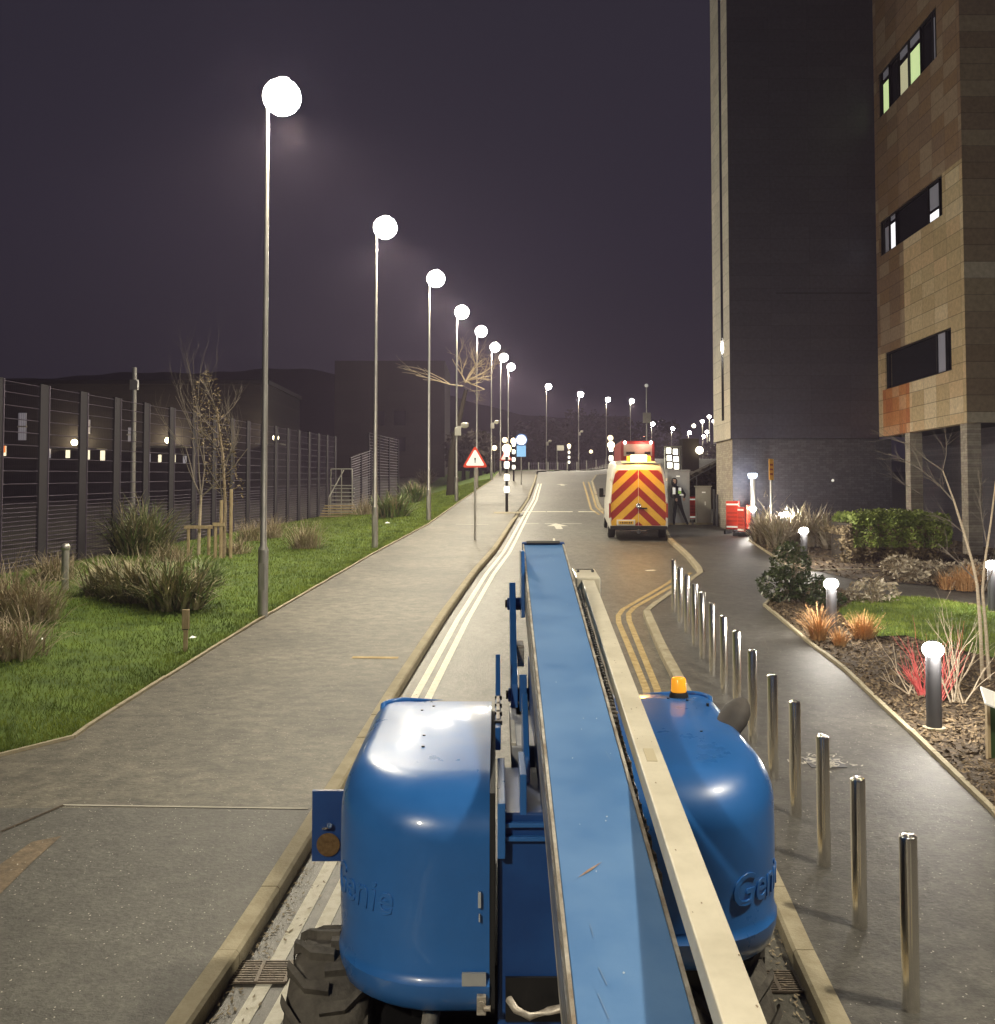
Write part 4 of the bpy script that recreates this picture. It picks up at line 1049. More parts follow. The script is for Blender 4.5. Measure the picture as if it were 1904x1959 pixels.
for i, (X, Y, hh) in enumerate(((1367, 1005, 1.35), (1373, 1008, 1.2))):
    p = flat(X, Y, .11); t = thing('short_post', ('taller' if i == 0 else 'shorter') + ' dark steel post between the pale cabinet and tower wall', 'post', p, group='dark posts by the pale cabinet')
    g = MB(); g.cyl((0,0,0),(0,0,hh),.05,n=12); g.build('shaft', MT['dgrey'], t); g = MB(); g.ball((0,0,hh),.052,10,.5); g.build('top', MT['dgrey'], t)
def onp(X, y): return Vector((at(X, 1000, y).x, y, h(y) + .11))
def barrier(p, rz, lbl, hh=1.0, w=.42, lean=0, reflw=.10):
    t = thing('plastic_barrier', lbl, 'barrier', p, rz, 'red plastic pedestrian barriers'); t.rotation_euler = (lean, 0, rz)
    g = MB(); g.bx(-w/2, w/2, -.03, .03, .16, hh); f_ = g.build('panel', MT['red'], t, bevel=.02)
    g = MB()
    for z in (.20, .88):
        g = MB(); g.bx(-w/2+.03, w/2-.03, -.042, -.031, hh*z-.01, hh*z+.05); g.build('reflective_strip', MT['selflit'], f_)
    g = MB()
    for z in (.40, .52, .64): g.bx(-w/2+.05, w/2-.05, -.036, -.031, hh*z-.03, hh*z+.03)
    g.build('recess_shade', mat('barrier_shade', (.45,.035,.02), .5) if 'barrier_shade' not in bpy.data.materials else bpy.data.materials['barrier_shade'], f_)  # darker red bars on the face paint the shade of moulded hollows
    g = MB(); g.bx(-w/2+.02, -w/2+.10, -.22, .22, 0, .12); g.bx(w/2-.10, w/2-.02, -.22, .22, 0, .12); g.build('foot', MT['black'], t, bevel=.01)
    return t
p = flat(1321, 1000, .11); barrier(p, .25, 'left of two folded red barriers standing between the grey cabinets', 1.02, .36)
p = flat(1334, 1000, .11); barrier(p, -.2, 'right of two folded red barriers standing between the grey cabinets', 1.02, .34)
p = onp(1402, 34.9); barrier(p, -.75, 'left red barrier panel of the group leaning at the tower corner', 1.15, .5)
p = onp(1419, 34.1); barrier(p, -1.35, 'middle red barrier at tower corner, white stripe facing the road', 1.0, .5)
p = onp(1436, 35.0); barrier(p, .85, 'right red barrier at tower corner, glowing beside the brightest bollard lamp', 1.0, .55)
# ================================================================ TOWER BUILDING
tw = thing('grey_tower', 'tall dark grey clad tower on brick base, running out of the top of picture', 'building', (0, 0, 0))
x0 = at(1403, 1000, 35.5).x; zc = at(1403, 839, 35.5).z; x1 = 13.6; gz = h(35) - .3; TOP = 28
g = MB(); g.bx(x0 - .07, x1, 35.46, 38.2, zc, TOP)
cb = g.build('cladding', [MT['cladd']], tw)
g = MB(); g.add([(x0-.075,35.455,zc-.01),(x0-.075,36.42,zc-.01),(x0-.075,36.42,TOP),(x0-.075,35.455,TOP)], [(0,1,2,3)]); g.add([(x0-.075,36.82,zc-.01),(x0-.075,38.2,zc-.01),(x0-.075,38.2,TOP),(x0-.075,36.82,TOP)], [(0,1,2,3)])
g.add([(x0-.075,36.42,zc-.01),(x0-.075,36.82,zc-.01),(x0-.075,36.82,zc+.72),(x0-.075,36.42,zc+.72)], [(0,1,2,3)])
g.build('side_cladding', MT['cladl'], tw)  # pale tone paints the lamplight on the tower's road side
g = MB(); g.bx(x0-.0735, x0-.0705, 36.42, 36.82, zc+.72, TOP); g.build('slot_window', MT['glass'], tw)
g = MB(); g.bx(x0, 14.05, 35.5, 38.1, gz, zc - .02); g.build('brick_base', MT['brickd'], tw)
g = MB(); g.add([(x0-.006,35.495,gz),(x0-.006,38.1,gz),(x0-.006,38.1,zc-.02),(x0-.006,35.495,zc-.02)], [(0,1,2,3)]); g.build('side_brick', MT['brickl'], tw)  # paler brick copy paints the lamplit side of the base
g = MB(); g.bx(x0-.05, x1, 35.48, 38.0, zc-.02, zc-.001); g.build('shadow_gap', MT['blk'], tw)
g = MB(); zj = at(1480, 560, 35.4).z; g.bx(x0+1.6, x1-.2, 35.452, 35.459, zj-.012, zj+.012); g.build('panel_joint', MT['blk'], tw)
p = at(2100/1.5756 + 870/2.1156/1.5756, 919, 35.4); g = MB(); g.ball(tuple(p), .05, 10); g.build('wall_fitting', MT['selflit'], tw)
# terracotta block
zb_ = at(1685, 836, 35.5).z
tb = thing('terracotta_block', 'overhanging block clad in orange and tan tiles with lit windows, top right', 'building', (0, 0, 0))
def wx(y): return 13.60 - (35.48 - y) * .0335
ys_, ye_ = 28.3, 35.44
def face(g, ya, yb, za, zb2, off=0, th=None):
    """panel on the road-facing side"""
    a = [(wx(yb)-off, yb, za), (wx(ya)-off, ya, za), (wx(ya)-off, ya, zb2), (wx(yb)-off, yb, zb2)]
    b_ = [(p[0]+(th or .05), p[1], p[2]) for p in a]
    g.add(a + b_, [(0,1,2,3), (7,6,5,4), (0,4,5,1), (1,5,6,2), (2,6,7,3), (3,7,4,0)])
WB = [(at(1693,745,34.7).z, at(1693,675,34.7).z, 34.75, 29.25), (at(1812,415,29.95).z, at(1716,404,33.7).z, 35.1, 29.7), (at(1774,145,31.3).z, at(1772,50,31.3).z, 35.0, 29.9)]
g = MB()
g.add([(wx(ye_)+.35, ye_, zb_), (wx(ys_)+.35, ys_+.02, zb_), (32, ys_+.02, zb_), (32, ye_, zb_), (wx(ye_)+.35, ye_, TOP), (wx(ys_)+.35, ys_+.02, TOP), (32, ys_+.02, TOP), (32, ye_, TOP)], [(0,1,2,3), (7,6,5,4), (0,4,5,1), (1,5,6,2), (2,6,7,3), (3,7,4,0)])
g.build('core', MT['blk'], tb)
# side skin in strips round the window bands
zs = [zb_] + [q for w in WB for q in w[:2]] + [TOP]
ysplit = 32.55
def skin_piece(name, m, ya, yb, za, zb2):
    g = MB(); face(g, ya, yb, za, zb2, 0, .30); return g.build(name, m, tb)
g1, g2, g3 = MB(), MB(), MB()
for i in range(0, len(zs), 2):
    za, zb2 = zs[i], zs[i+1]
    if i == 0: face(g2, ysplit, ye_-.42, za, zb2, 0, .3); face(g1, ys_, ysplit, za, zb2, 0, .3); face(g1, ye_-.42, ye_, za, zb2, 0, .3)
    elif i == 2: face(g3, ysplit+.3, ye_, za, zb2, 0, .3); face(g1, ys_, ysplit+.3, za, zb2, 0, .3)
    else: face(g3, ys_, ye_, za, zb2, 0, .3)
for (a, b_, yf, yn) in WB: 
    tgt = g3 if a > WB[1][0] + 1 else g1
    face(tgt, ys_, yn, a, b_, 0, .3); face(g1 if a < WB[1][1]-2 else g3, yf, ye_, a, b_, 0, .3)
g1.build('tan_tiling', MT['terra'], tb); g2.build('orange_tiling', MT['terra2'], tb)
MT['terra3'] = tiles('dimmed_tiles', [(.27,.18,.115),(.30,.20,.125),(.25,.17,.11),(.36,.27,.18),(.28,.18,.10)], .95, .48, 'y', .05, .65, .5)  # darker copy of the tan tiles paints the lamplight fading up the wall
g3.build('dimmed_upper_tiling', MT['terra3'], tb)
g = MB(); g.add([(wx(ys_)-.0, ys_-.004, zb_), (32, ys_-.004, zb_), (32, ys_-.004, TOP), (wx(ys_), ys_-.004, TOP)], [(0,1,2,3)]); g.build('banded_front', MT['band'], tb)
green = glow('green_lit_pane', (.60, .76, .36), .72); green2 = glow('dim_lit_pane', (.62,.60,.38), .48); whitep = glow('white_lit_pane', (.95, .95, 1), 1.0); dimp = glow('dim_window', (.3,.3,.36), .12)
def winband(za, zb2, yf, yn, panes, lb):
    g = MB(); face(g, yn, yf, za, zb2, -.12, .02); w_ = g.build('window_band', MT['glass'], tb); tag(w_, lb)
    g = MB()
    for (a, b_) in ((yn, yn+.06), (yf-.06, yf)): face(g, a, b_, za, zb2, -.05, .10)
    face(g, yn, yf, zb2-.05, zb2, -.05, .10); face(g, yn, yf, za, za+.05, -.05, .10)
    for (a, b_, f0, f1, m) in panes: face(g, a-.05, a, za, zb2, -.05, .07); face(g, b_, b_+.05, za, zb2, -.05, .07)
    g.build('frame', MT['blk'], w_)
    for (a, b_, f0, f1, m) in panes:
        g = MB(); H_ = zb2 - za; face(g, a, b_, za + .06 + f0*H_, za - .05 + f1*H_, -.10, .015); g.build('pane', m, w_)
def yX(X): return 13.5 * 1907 / (X - 952)
winband(*WB[0], [(yX(1816), yX(1798), 0, 1, dimp)], 'dark unlit window band above the orange tiles')
winband(*WB[1], [(yX(1716), yX(1704), 0, .78, whitep), (yX(1702), yX(1692), 0, .80, dimp), (yX(1716), yX(1704), .80, 1, dimp), (yX(1808), yX(1786), 0, .30, whitep), (yX(1808), yX(1786), .3, .95, dimp)], 'middle window band with white lit panes at both ends')
winband(*WB[2], [(yX(1707), yX(1693), 0, .74, green), (yX(1707), yX(1693), .78, 1, dimp), (yX(1748), yX(1729), 0, .72, green2), (yX(1774), yX(1751), 0, .74, green), (yX(1774), yX(1729), .78, 1, dimp), (yX(1807), yX(1801), 0, .9, dimp)], 'top window band with green lit panes')
# ground floor below the overhang
g = MB(); g.bx(14.9, 32, 29.3, 35.4, gz, zb_-.01); g.build('ground_floor_wall', MT['brickd'], tb)
for y in (28.62, 32.9):
    g = MB(); g.box((wx(y)+.24, y, (gz+zb_)/2), (.40, .40, zb_-gz-.02)); g.build('column', MT['brickl'], tb)

# ================================================================ BACKGROUND MASSES
def block(name, lbl, x0, x1, y0, y1, z0, z1, m, roof=None, cat='building'):
    t = thing(name, lbl, cat, (x0, y0, z0)); g = MB(); g.bx(0, x1-x0, 0, y1-y0, 0, z1-z0); w_ = g.build('wall', m, t)
    if roof:
        g = MB(); g.bx(-.2, x1-x0+.2, -.2, y1-y0+.2, z1-z0, z1-z0+.35); g.build('roof', roof, t)
    return t
dkb = tiles('far_dark_brick', [(.030,.026,.027),(.035,.03,.03),(.027,.023,.025)], .9, .3, 'x', .08, .8, .7)
sh = block('school_building', 'long dark building behind the mesh fence with lamps and small lit windows', -47, -19.5, 84, 98, .5, at(300, 735, 84).z, dkb, MT['blk'])
def onwall(X, Y, y=83.98): q = at(X, Y, y); return q - Vector((-47, 84, .5))
wg = mat('pale_window', (.35,.33,.36), .5, emit=(.8,.75,.85), es=.14)
for (X0, X1, Y0, Y1) in ((35,51,790,842),(163,173,803,830),(245,259,818,845)):
    a, b_ = onwall(X0, Y1), onwall(X1, Y0); g = MB(); g.bx(a.x, b_.x, -.06, -.01, a.z, b_.z); f_ = g.build('window', wg, sh)
    g = MB(); g.bx(a.x-.1, b_.x+.1, -.10, -.061, (a.z+b_.z)/2-.06, (a.z+b_.z)/2+.06); g.build('frame', MT['cab2'], f_)
lw = glow('small_lit_window', (1,.9,.62), 1.3); lw2 = glow('grey_lit_window', (.6,.57,.62), .35)
for i, (X0, X1, Y0, Y1) in enumerate(((2,12,853,872),(88,97,858,876),(126,134,858,876),(164,172,860,879),(192,201,862,881),(222,229,862,876),(281,288,868,884),(303,309,870,884),(330,336,870,884),(350,357,872,887))):
    a, b_ = onwall(X0, Y1), onwall(X1, Y0); g = MB(); g.bx(a.x, b_.x, -.06, -.01, a.z, b_.z); g.build('window', lw if i in (0,2,3,4,7,8) else lw2, sh)
a, b_ = onwall(3, 866), onwall(11, 853); g = MB(); g.bx(a.x, b_.x, -.08, -.061, a.z, b_.z); g.build('orange_poster', glow('orange_poster', (1,.25,.05), 1.0), sh)
for (X, Y, x0_, x1_) in ((147,847,118,205),(325,843,272,362),(530,838,500,548)):
    c_ = onwall(X, Y); a, b_ = onwall(x0_, Y+12), onwall(x1_, Y+10)
    g = MB(); g.bx(a.x, b_.x, -2.2, 0, a.z-.1, a.z); cn = g.build('canopy', MT['cab2'], sh)
    g = MB(); g.ball((c_.x, -.5, c_.z), .26, 10); g.build('wall_lamp', glow('wall_lamp', (1,.85,.5), 16) if 'wall_lamp' not in bpy.data.materials else bpy.data.materials['wall_lamp'], sh)
    light('lamp_light', (c_.x, -1.2, c_.z+.1), 260, (1,.82,.5), .2, sh)
blk2 = block('dark_block', 'big unlit brown building behind the steps and fence, left of the road crest', at(640,800,112).x, at(851,800,112).x, 112, 125, 3, at(700, 690, 112).z, tiles('brown_render', [(.045,.036,.03),(.05,.04,.033)], 3, 1.2, 'x', .02, .8, .8))
for k, (X, Y) in enumerate(((725,800),(765,800),(725,850),(765,850))):
    a = at(X, Y, 111.98); g = MB(); g.box((a.x - blk2.location.x, -.03, a.z - 3), (1.3, .05, 1.6)); g.build('window', MT['glass'], blk2)
# wooded hill far left, distant tree mass behind the crest
g = MB(); vs = []; fs = []; n = 90
for i in range(n + 1):
    X = -500 + i * (1700 / n); yb = 300
    top = 722 - 14 * sstep(0, 520, X) + 90 * sstep(560, 1100, X) + 3*math.sin(X*.02) + 1.5*math.sin(X*.07+1)
    a = at(X, top, yb)
    for (yy, zz) in ((yb-60, 2), (yb-20, a.z*.6), (yb, a.z), (yb+60, a.z*.9), (yb+160, 0)): vs.append((a.x + (yy-yb)*.05, yy, zz))
for i in range(n):
    for j in range(4): k = i*5+j; fs.append((k, k+5, k+6, k+1))
g.add(vs, fs); tag(g.build('hill', mat('dark_wooded_hill', (.012,.012,.012), 1, c2=(.02,.018,.016), sc=.08), smooth=True), kind='structure')
def leafmass(name, lbl, cat, pts, n, size, m, dens=None, parent=None, flatn=.0, trunk=None):
    """cloud of small leaf faces inside a list of ellipsoids (c, r)"""
    g = MB(); vol = [r[0]*r[1]*r[2] for c, r in pts]; tot = sum(vol)
    for (c, r), v_ in zip(pts, vol):
        for _ in range(int(n*v_/tot)):
            while True:
                d = Vector((random.uniform(-1,1), random.uniform(-1,1), random.uniform(-1,1)))
                if .25 < d.length < 1: break
            d *= d.length**-.45
            if d.length > 1.12: d *= .9
            p = Vector(c) + Vector((d.x*r[0], d.y*r[1], d.z*r[2]))
            s_ = size*random.uniform(.6,1.4); R = Euler((random.uniform(-1.2,1.2), random.uniform(-1.2,1.2), random.uniform(0,6.3))).to_matrix()
            g.add([p + R @ Vector((-s_*.35,0,0)), p + R @ Vector((0,-s_*.9,.1*s_)), p + R @ Vector((s_*.35,0,0)), p + R @ Vector((0,s_*.9,-.1*s_))], [(0,1,2,3)])
    if parent: return g.build(name, m, parent)
    t = thing(name, lbl, cat, (0,0,0)); g.build('foliage', m, t)
    return t
def treeline(lbl, X0, X1, Yt, y, seed):
    random.seed(seed); a, b_ = at(X0, Yt, y), at(X1, Yt, y); P = []; gz_ = T((a.x+b_.x)/2, y)
    n = 5; hh = a.z - gz_
    for k in range(n):
        u = (k+.5)/n; P.append(((a.x+(b_.x-a.x)*u, y+random.uniform(-2,2), gz_+hh*random.uniform(.5,.62)), ((b_.x-a.x)/n*.85, 3, hh*random.uniform(.38,.5))))
    t = leafmass('woodland', lbl, 'trees', P, 2600, .55, MT['brown']); t['kind'] = 'stuff'
    g = MB()
    for c, r in P: g.cyl((c[0], c[1], gz_-1), (c[0], c[1], c[2]), .25, .12, 8)
    g.build('trunk', MT['brown'], t); return t
treeline('dark bare thicket right of the brown building, behind the lamp poles', 862, 945, 830, 100, 3)
treeline('dark trees behind the crest between the crossing sign and ninth lamp', 985, 1090, 800, 165, 4)
treeline('dark trees beyond the crest behind the tenth and eleventh lamps', 1080, 1190, 790, 215, 5)
treeline('dark trees behind the red lorry and camera column', 1190, 1300, 800, 235, 6)
treeline('dark trees behind the car park lamps', 1290, 1385, 845, 236, 8)
random.seed(21)
# low railing on the crest
t = thing('crest_railing', 'low dark railing with pale posts along the far side of the crest', 'fence', (0,0,0))
g = MB(); g2_ = MB()
for k in range(34):
    X = 1012 + 4.6*k; a = at(X, 890, 138); z = T(a.x, 138); (g if k % 4 else g2_).box((a.x, 138, z+.65), (.09 if k % 4 else .16,.06,1.35))
a, b_ = at(1012, 890, 138), at(1165, 890, 138)
g.box(((a.x+b_.x)/2, 138.05, T(a.x,138)+1.15), (b_.x-a.x, .05, .07)); g.build('pickets', MT['wire'], t); g2_.build('post', MT['galv'], t)
# bus stop flag
p = at(1066, 900, 126); t = thing('stop_flag', 'small pale flag sign on thin pole beyond the crest', 'sign', (p.x, 126, T(p.x,126)))
g = MB(); g.cyl((0,0,0),(0,0,3.2),.05,n=8); g.build('post', MT['galv'], t); g = MB(); g.box((.45,-.04,2.8),(.85,.04,.65)); g.build('flag', MT['vanw'], t)
# lit shelter on the right
p = at(1289, 868, 92); z = T(p.x, 92)
t = thing('lit_shelter', 'small brightly lit shelter with glowing panels right of the red lorry', 'shelter', (p.x, 92, z))
g = MB(); g.bx(-.75,.75,0,.9,2.45,2.55); g.build('roof', MT['cab2'], t)
g = MB(); [g.box((x, y, 1.2), (.06,.06,2.45)) for x in (-.7,.7) for y in (.05,.85)]; g.build('frame', MT['galv'], t)
for k in range(2):
    for j in range(3): g = MB(); g.box((-.36+.62*k-.05*j, -.02, .75+.68*j-.1*k), (.42,.05,.5)); g.build('lit_panel', glow('shelter_panel', (1,.97,.75), 5) if 'shelter_panel' not in bpy.data.materials else bpy.data.materials['shelter_panel'], t, bevel=.05)
# lit facade fragments further right
p = at(1322, 868, 110); t = thing('lit_kiosk', 'yellowish lit kiosk with two round lamps beside the shelter', 'kiosk', (p.x, 110, T(p.x,110)))
g = MB(); g.bx(-.9,.9,0,2,0,3.6); g.build('wall', MT['brown'], t)
g = MB(); g.ball((.9,-.3,2.3),.42,10); g.ball((.3,-.25,5.0),.22,8); g.build('round_lamp', glow('kiosk_lamp', (1,.9,.65), 8), t)
light('lamp_light', (.2,-1.2,3.2), 25, (1,.85,.5), .2, t)

# ================================================================ MESH FENCE
FK = 24000.; us = [1.0246e-3 + .0862e-3*k for k in range(-4, 17)]
fp = []
for u in us:
    X = 1057 - 1/u; d = FK * u; fp.append((( X - 952)/1907*d, d, T(fx(d)-.01, d)))
fe = thing('mesh_fence', 'tall dark mesh sports fence with wide posts running along the left', 'fence', (0,0,0))
FH = 4.5
for i, (x, y, z) in enumerate(fp):
    g = MB(); g.box((x, y, z + FH/2), (.07, .46, FH)); po = g.build('post', MT['fpost'], fe)
    g = MB(); g.box((x+.045, y+.23, z + FH/2), (.02, .03, FH)); g.build('edge_flange', MT['wire'], po)
    if i:
        a, b_ = Vector(fp[i-1]), Vector((x, y, z)); g = MB()
        hs = [.12 + .105*k for k in range(15)] + [1.75 + .305*k for k in range(9)] + [FH-.06]
        for hh in hs: g.tube([a + Vector((0,0,hh)), b_ + Vector((0,0,hh))], .011, 4)
        for k in range(1, 22):
            q = a + (b_ - a)*k/22; g.tube([q + Vector((.012,0,.05)), q + Vector((.012,0,FH-.05))], .003, 3, cap=False)
        g.build('wire_panel', MT['wire'], fe)
# pitch light mast & goal frame behind the fence
p = at(253, 1000, 40); t = thing('pitch_mast', 'plain grey mast behind the fence, left of the sapling', 'pole', (p.x, 40, fz(40)))
g = MB(); g.cyl((0,0,0),(0,0,6.6),.11,.09,12); g.build('shaft', MT['galv'], t); g = MB(); g.box((0,0,5.9),(.3,.2,.4)); g.build('bracket', MT['galv'], t)
# second and third fence pieces stepping up beyond
def smallfence(lbl, X0, X1, Yt0, Yt1, Yb0, Yb1, y0, y1, n):
    t = thing('mesh_fence', lbl, 'fence', (0,0,0)); a, b_ = at(X0, Yb0, y0), at(X1, Yb1, y1); c_, d_ = at(X0, Yt0, y0), at(X1, Yt1, y1)
    g = MB()
    for k in range(22): u = k/21; g.tube([a + (c_-a)*u, b_ + (d_-b_)*u], .014, 4)
    g.build('wire_panel', MT['wire'], t)
    for k in range(n): u = k/(n-1); g = MB(); g.tube([a + (b_-a)*u - Vector((0,0,.8)), c_ + (d_-c_)*u], .06, 6); g.build('post', MT['fpost'], t)
smallfence('short fence panel right of the metal steps', 671, 710, 876, 862, 972, 962, 52, 56, 3)
smallfence('higher fence piece fading behind the second lamp post', 706, 762, 828, 842, 950, 945, 60, 66, 4)
# metal steps with handrail
p = at(650, 985, 51); stp = thing('metal_steps', 'metal steps with pale handrail at the end of the tall fence', 'steps', (p.x, 51, p.z))
g = MB()
for k in range(7): g.box((.1, .12*k, .15+.2*k), (1.1, .3, .05))
g.build('treads', MT['galv'], stp); g = MB()
for z in (1.5, 2.35): g.tube([(-.5,.2,z),(.6,.2,z)], .03, 6)
for x in (-.5, .05, .6): g.tube([(x,.2,0),(x,.2,2.35)], .03, 6)
g.tube([(-.55,-.05,.9),(.1,.6,2.3)], .03, 6); g.tube([(-.55,-.05,0),(-.55,-.05,.9)], .03, 6); g.build('handrail', MT['galv'], stp)
# stacked dark planks in front of the steps
p = at(640, 988, 50); t = thing('plank_stack', 'low stack of dark planks at the foot of the metal steps', 'planks', (p.x, 49.6, T(p.x,49.6)))
g = MB()
for k in range(5): g.box((.3,0,.08+.13*k), (1.9-.12*k,.3,.06))
g.build('plank', MT['wood'], t)

# ================================================================ PLANTS
def blades(g, c, n, L, spread, w=.02, droop=1.2, up=.8, seg=5):
    c = Vector(c); k_ = spread * .32
    for _ in range(n):
        a = random.uniform(0, 2*PI); l_ = L*random.uniform(.45,1.25)
        d = Vector((math.cos(a), math.sin(a), 0)); s_ = Vector((-d.y, d.x, 0))*w*random.uniform(.6,1.3)
        rr = k_*random.random()**.7; b0 = random.uniform(0, 2*PI)
        q = c + Vector((math.cos(b0)*rr, math.sin(b0)*rr, 0)) + d*rr*.4
        ph = random.random()**.8 * (1.15 - .35*up); bend = droop*random.uniform(.3,1.25)*(1.3 - .6*up) ; tw = random.uniform(-.5,.5)
        vs = []
        for k in range(seg+1):
            u = k/seg; ww = (1-u)**.7*.95+.05
            vs += [q - s_*ww, q + s_*ww]
            an = ph + bend*u*u*1.2; dd = (d + Vector((-d.y, d.x, 0))*tw*u).normalized()
            q = q + (dd*math.sin(an) + Vector((0,0,math.cos(an))))*l_/seg
        zmin = c.z - .05
        vs = [Vector((v_[0], v_[1], max(v_[2], zmin))) for v_ in vs]
        g.add(vs, [(2*k, 2*k+1, 2*k+3, 2*k+2) for k in range(seg)])
def clump(name, lbl, cat, c, n, L, spread, m, w=.02, up=.8, group=None, extra=None):
    t = thing(name, lbl, cat, tuple(c), group=group); g = MB(); blades(g, (0,0,0), n, L, spread, w, up=up); g.build('leaves', m, t)
    if extra: g = MB(); blades(g, (0,0,0), extra[0], L, spread*.9, w, up=up); g.build('dead_leaves' if extra[1] is not MT['strapg'] else 'green_leaves', extra[1], t)
    return t
random.seed(31)
def GB(X, Y, dz=0): return ground(X, Y, dz)
for (X, Y, n, L, s_, mm, l, ex) in (
    (335,1165,560,.95,1.15,'strap','big arching strap-leaved clump in front of the sapling, nearest on the grass',(220,MT['strapg'])),
    (262,1150,520,.9,1.1,'strap','dark brown half of the big arching clump, left of the green one',(60,MT['strapg'])),
    (205,1140,380,.8,.9,'strap','lower drooping clump beside the small grey post',None),
    (270,1060,520,1.5,1.6,'strap','tall arching grass against the fence behind the clumps',(260,MT['strapg'])),
    (395,1120,240,.6,.7,'strapg','small leafy green clump at the right end of the row',None)):
    p = GB(X, Y); clump('arching_grass', l, 'plant', p, n, L*1.05, s_*1.1, MT[mm], .024, up=.5, group='arching grass clumps on the verge', extra=ex)
for (X, Y, n, L, s_, l) in ((18,1260,420,.75,1.1,'pale dry grass tuft at the left edge of the picture'),(60,1190,380,.9,1.0,'dry tangled grass below the flare-tinted fence corner'),(8,1180,300,1.1,1.0,'tall dry weeds cut by the left picture edge'),
    (105,1110,340,.7,1.1,'dry grass around the small grey post'),(585,1050,300,1.0,1.0,'reddish dry tuft between the first two street lamps'),(520,1030,260,.9,1.0,'dry tuft left of the reddish one, behind nearest lamp'),(480,1035,260,.8,1.2,'dry grass at the fence foot right of the staked trees'),
    (330,1075,260,.6,1.2,'low dry grass between clumps and sapling stakes'),(452,1060,240,.5,1.0,'low dry grass beneath the staked tree'),(800,955,280,1.3,1.6,'brown grass behind the third lamp'),(700,985,220,1.1,1.2,'brown grass left of the second lamp foot')):
    p = GB(X, Y); clump('dry_grass', l, 'plant', p, n, L, s_*1.15, MT['dry'], .012, up=.62, group='dry grass tufts on the verge')
for (X, Y, n, L, s_, l) in ((750,990,420,1.1,1.6,'green bush on the verge between second and third lamps'),(790,962,300,1.2,1.5,'green bush just left of the third lamp'),(845,905,260,1.6,2.0,'dark low bush left of the fourth lamp'),(815,925,240,1.4,1.8,'dull bush between third and fourth lamps')):
    p = GB(X, Y); clump('verge_bush', l, 'bush', p, n, L, s_, MT['strapg'] if Y > 950 else MT['strap'], .04, group='bushes on the verge', extra=(120, MT['dry']))
# dry weed stalks
def branch(g, p, d, L, r, depth, spread=.5, kids=3, up=.15, seg=3):
    pts = [p]; rs = [r]
    for k in range(seg):
        d = (d + Vector((random.uniform(-1,1), random.uniform(-1,1), random.uniform(-1,1)))*.16 + Vector((0,0,up*.3))).normalized()
        pts.append(pts[-1] + d*L/seg); rs.append(r*(1 - .55*(k+1)/seg))
    g.tube(pts, rs, 6 if r > .02 else 4, cap=False)
    if depth <= 0: return
    for k in range(kids):
        i = random.randint(1, seg); q = pts[i]
        a = Vector((random.uniform(-1,1), random.uniform(-1,1), random.uniform(-.4,.8))).normalized()
        branch(g, q, (d + a*spread*1.6).normalized(), L*random.uniform(.55,.8), rs[i]*.75, depth-1, spread, kids, up, seg)
t = thing('dead_stalk', 'dry pale stalk leaning out of the weeds at the left edge', 'weed', tuple(GB(112,1185)))
g = MB(); branch(g, Vector((0,0,0)), Vector((-.35,0,1)).normalized(), .9, .014, 1, .4, 2); g.build('stem', MT['birch'], t)
# sapling and staked tree
random.seed(5)
p = GB(380, 1062); t = thing('bare_sapling', 'bare Y-branched sapling in a timber stake frame, left of the browner tree', 'tree', tuple(p))
g = MB(); g.tube([(0,0,-.1),(.02,0,.9),(.05,0,1.7)], [.05,.042,.035], 8, cap=False); g.build('trunk', MT['birch'], t, smooth=True)
g = MB()
for d, L in (((-.55,0,.8),1.5), ((.65,0,.7),1.9), ((.1,.1,1),2.6), ((-.15,.1,1),2.2)): branch(g, Vector((.05,0,1.65)), Vector(d).normalized(), L, .024, 3, .42, 3, .5)
g.build('branches', MT['twig'], t)
leafmass('dead_leaves', None, None, [((.15,0,4.3),(.45,.4,1.0)),((-.05,0,3.3),(.3,.3,.5))], 200, .05, MT['hedge2'], parent=t)
st_ = thing('stake_frame', 'timber stake frame around the bare sapling', 'tree stake', tuple(p), group='timber tree stakes')
g = MB(); [g.tube([(x,-.12,0),(x,-.12,.82)], .045, 10) for x in (-.26,.32)]; g.box((.03,-.17,.80),(.8,.035,.09)); g.box((.28,.05,.80),(.035,.35,.09)); g.build('stakes', MT['wood'], st_)
p = GB(428, 1068); t = thing('staked_tree', 'young tree holding brown dead leaves, tied to stakes right of the bare sapling', 'tree', tuple(p))
g = MB(); g.tube([(0,0,-.1),(.03,0,1.4),(-.05,0,2.8),(-.25,0,4.2)], [.055,.045,.035,.02], 8, cap=False); g.build('trunk', MT['bark'], t, smooth=True)
g = MB()
for k in range(9): branch(g, Vector((-.02-.03*k,0,1.5+.32*k)), Vector((random.uniform(-1,1),random.uniform(-1,1),.9)).normalized(), 1.0, .016, 2, .5, 3, .4)
g.build('branches', MT['twig'], t)
leafmass('dead_leaves', None, None, [((-.1,0,2.6),(.5,.45,.8)),((-.3,0,3.5),(.45,.4,.7)),((-.55,.1,4.4),(.4,.35,.8)),((.25,0,1.9),(.3,.3,.5))], 760, .05, MT['hedge2'], parent=t)
st2 = thing('stake_frame', 'taller pair of timber stakes tied to the brown-leaved tree', 'tree stake', tuple(p), group='timber tree stakes')
g = MB(); [g.tube([(x,-.12,0),(x,-.12,z)], .045, 10) for x, z in ((-.2,.95),(-.05,1.6),(.22,1.9))]; g.box((-.1,-.17,.93),(.32,.035,.1)); g.build('stakes', MT['wood'], st2)
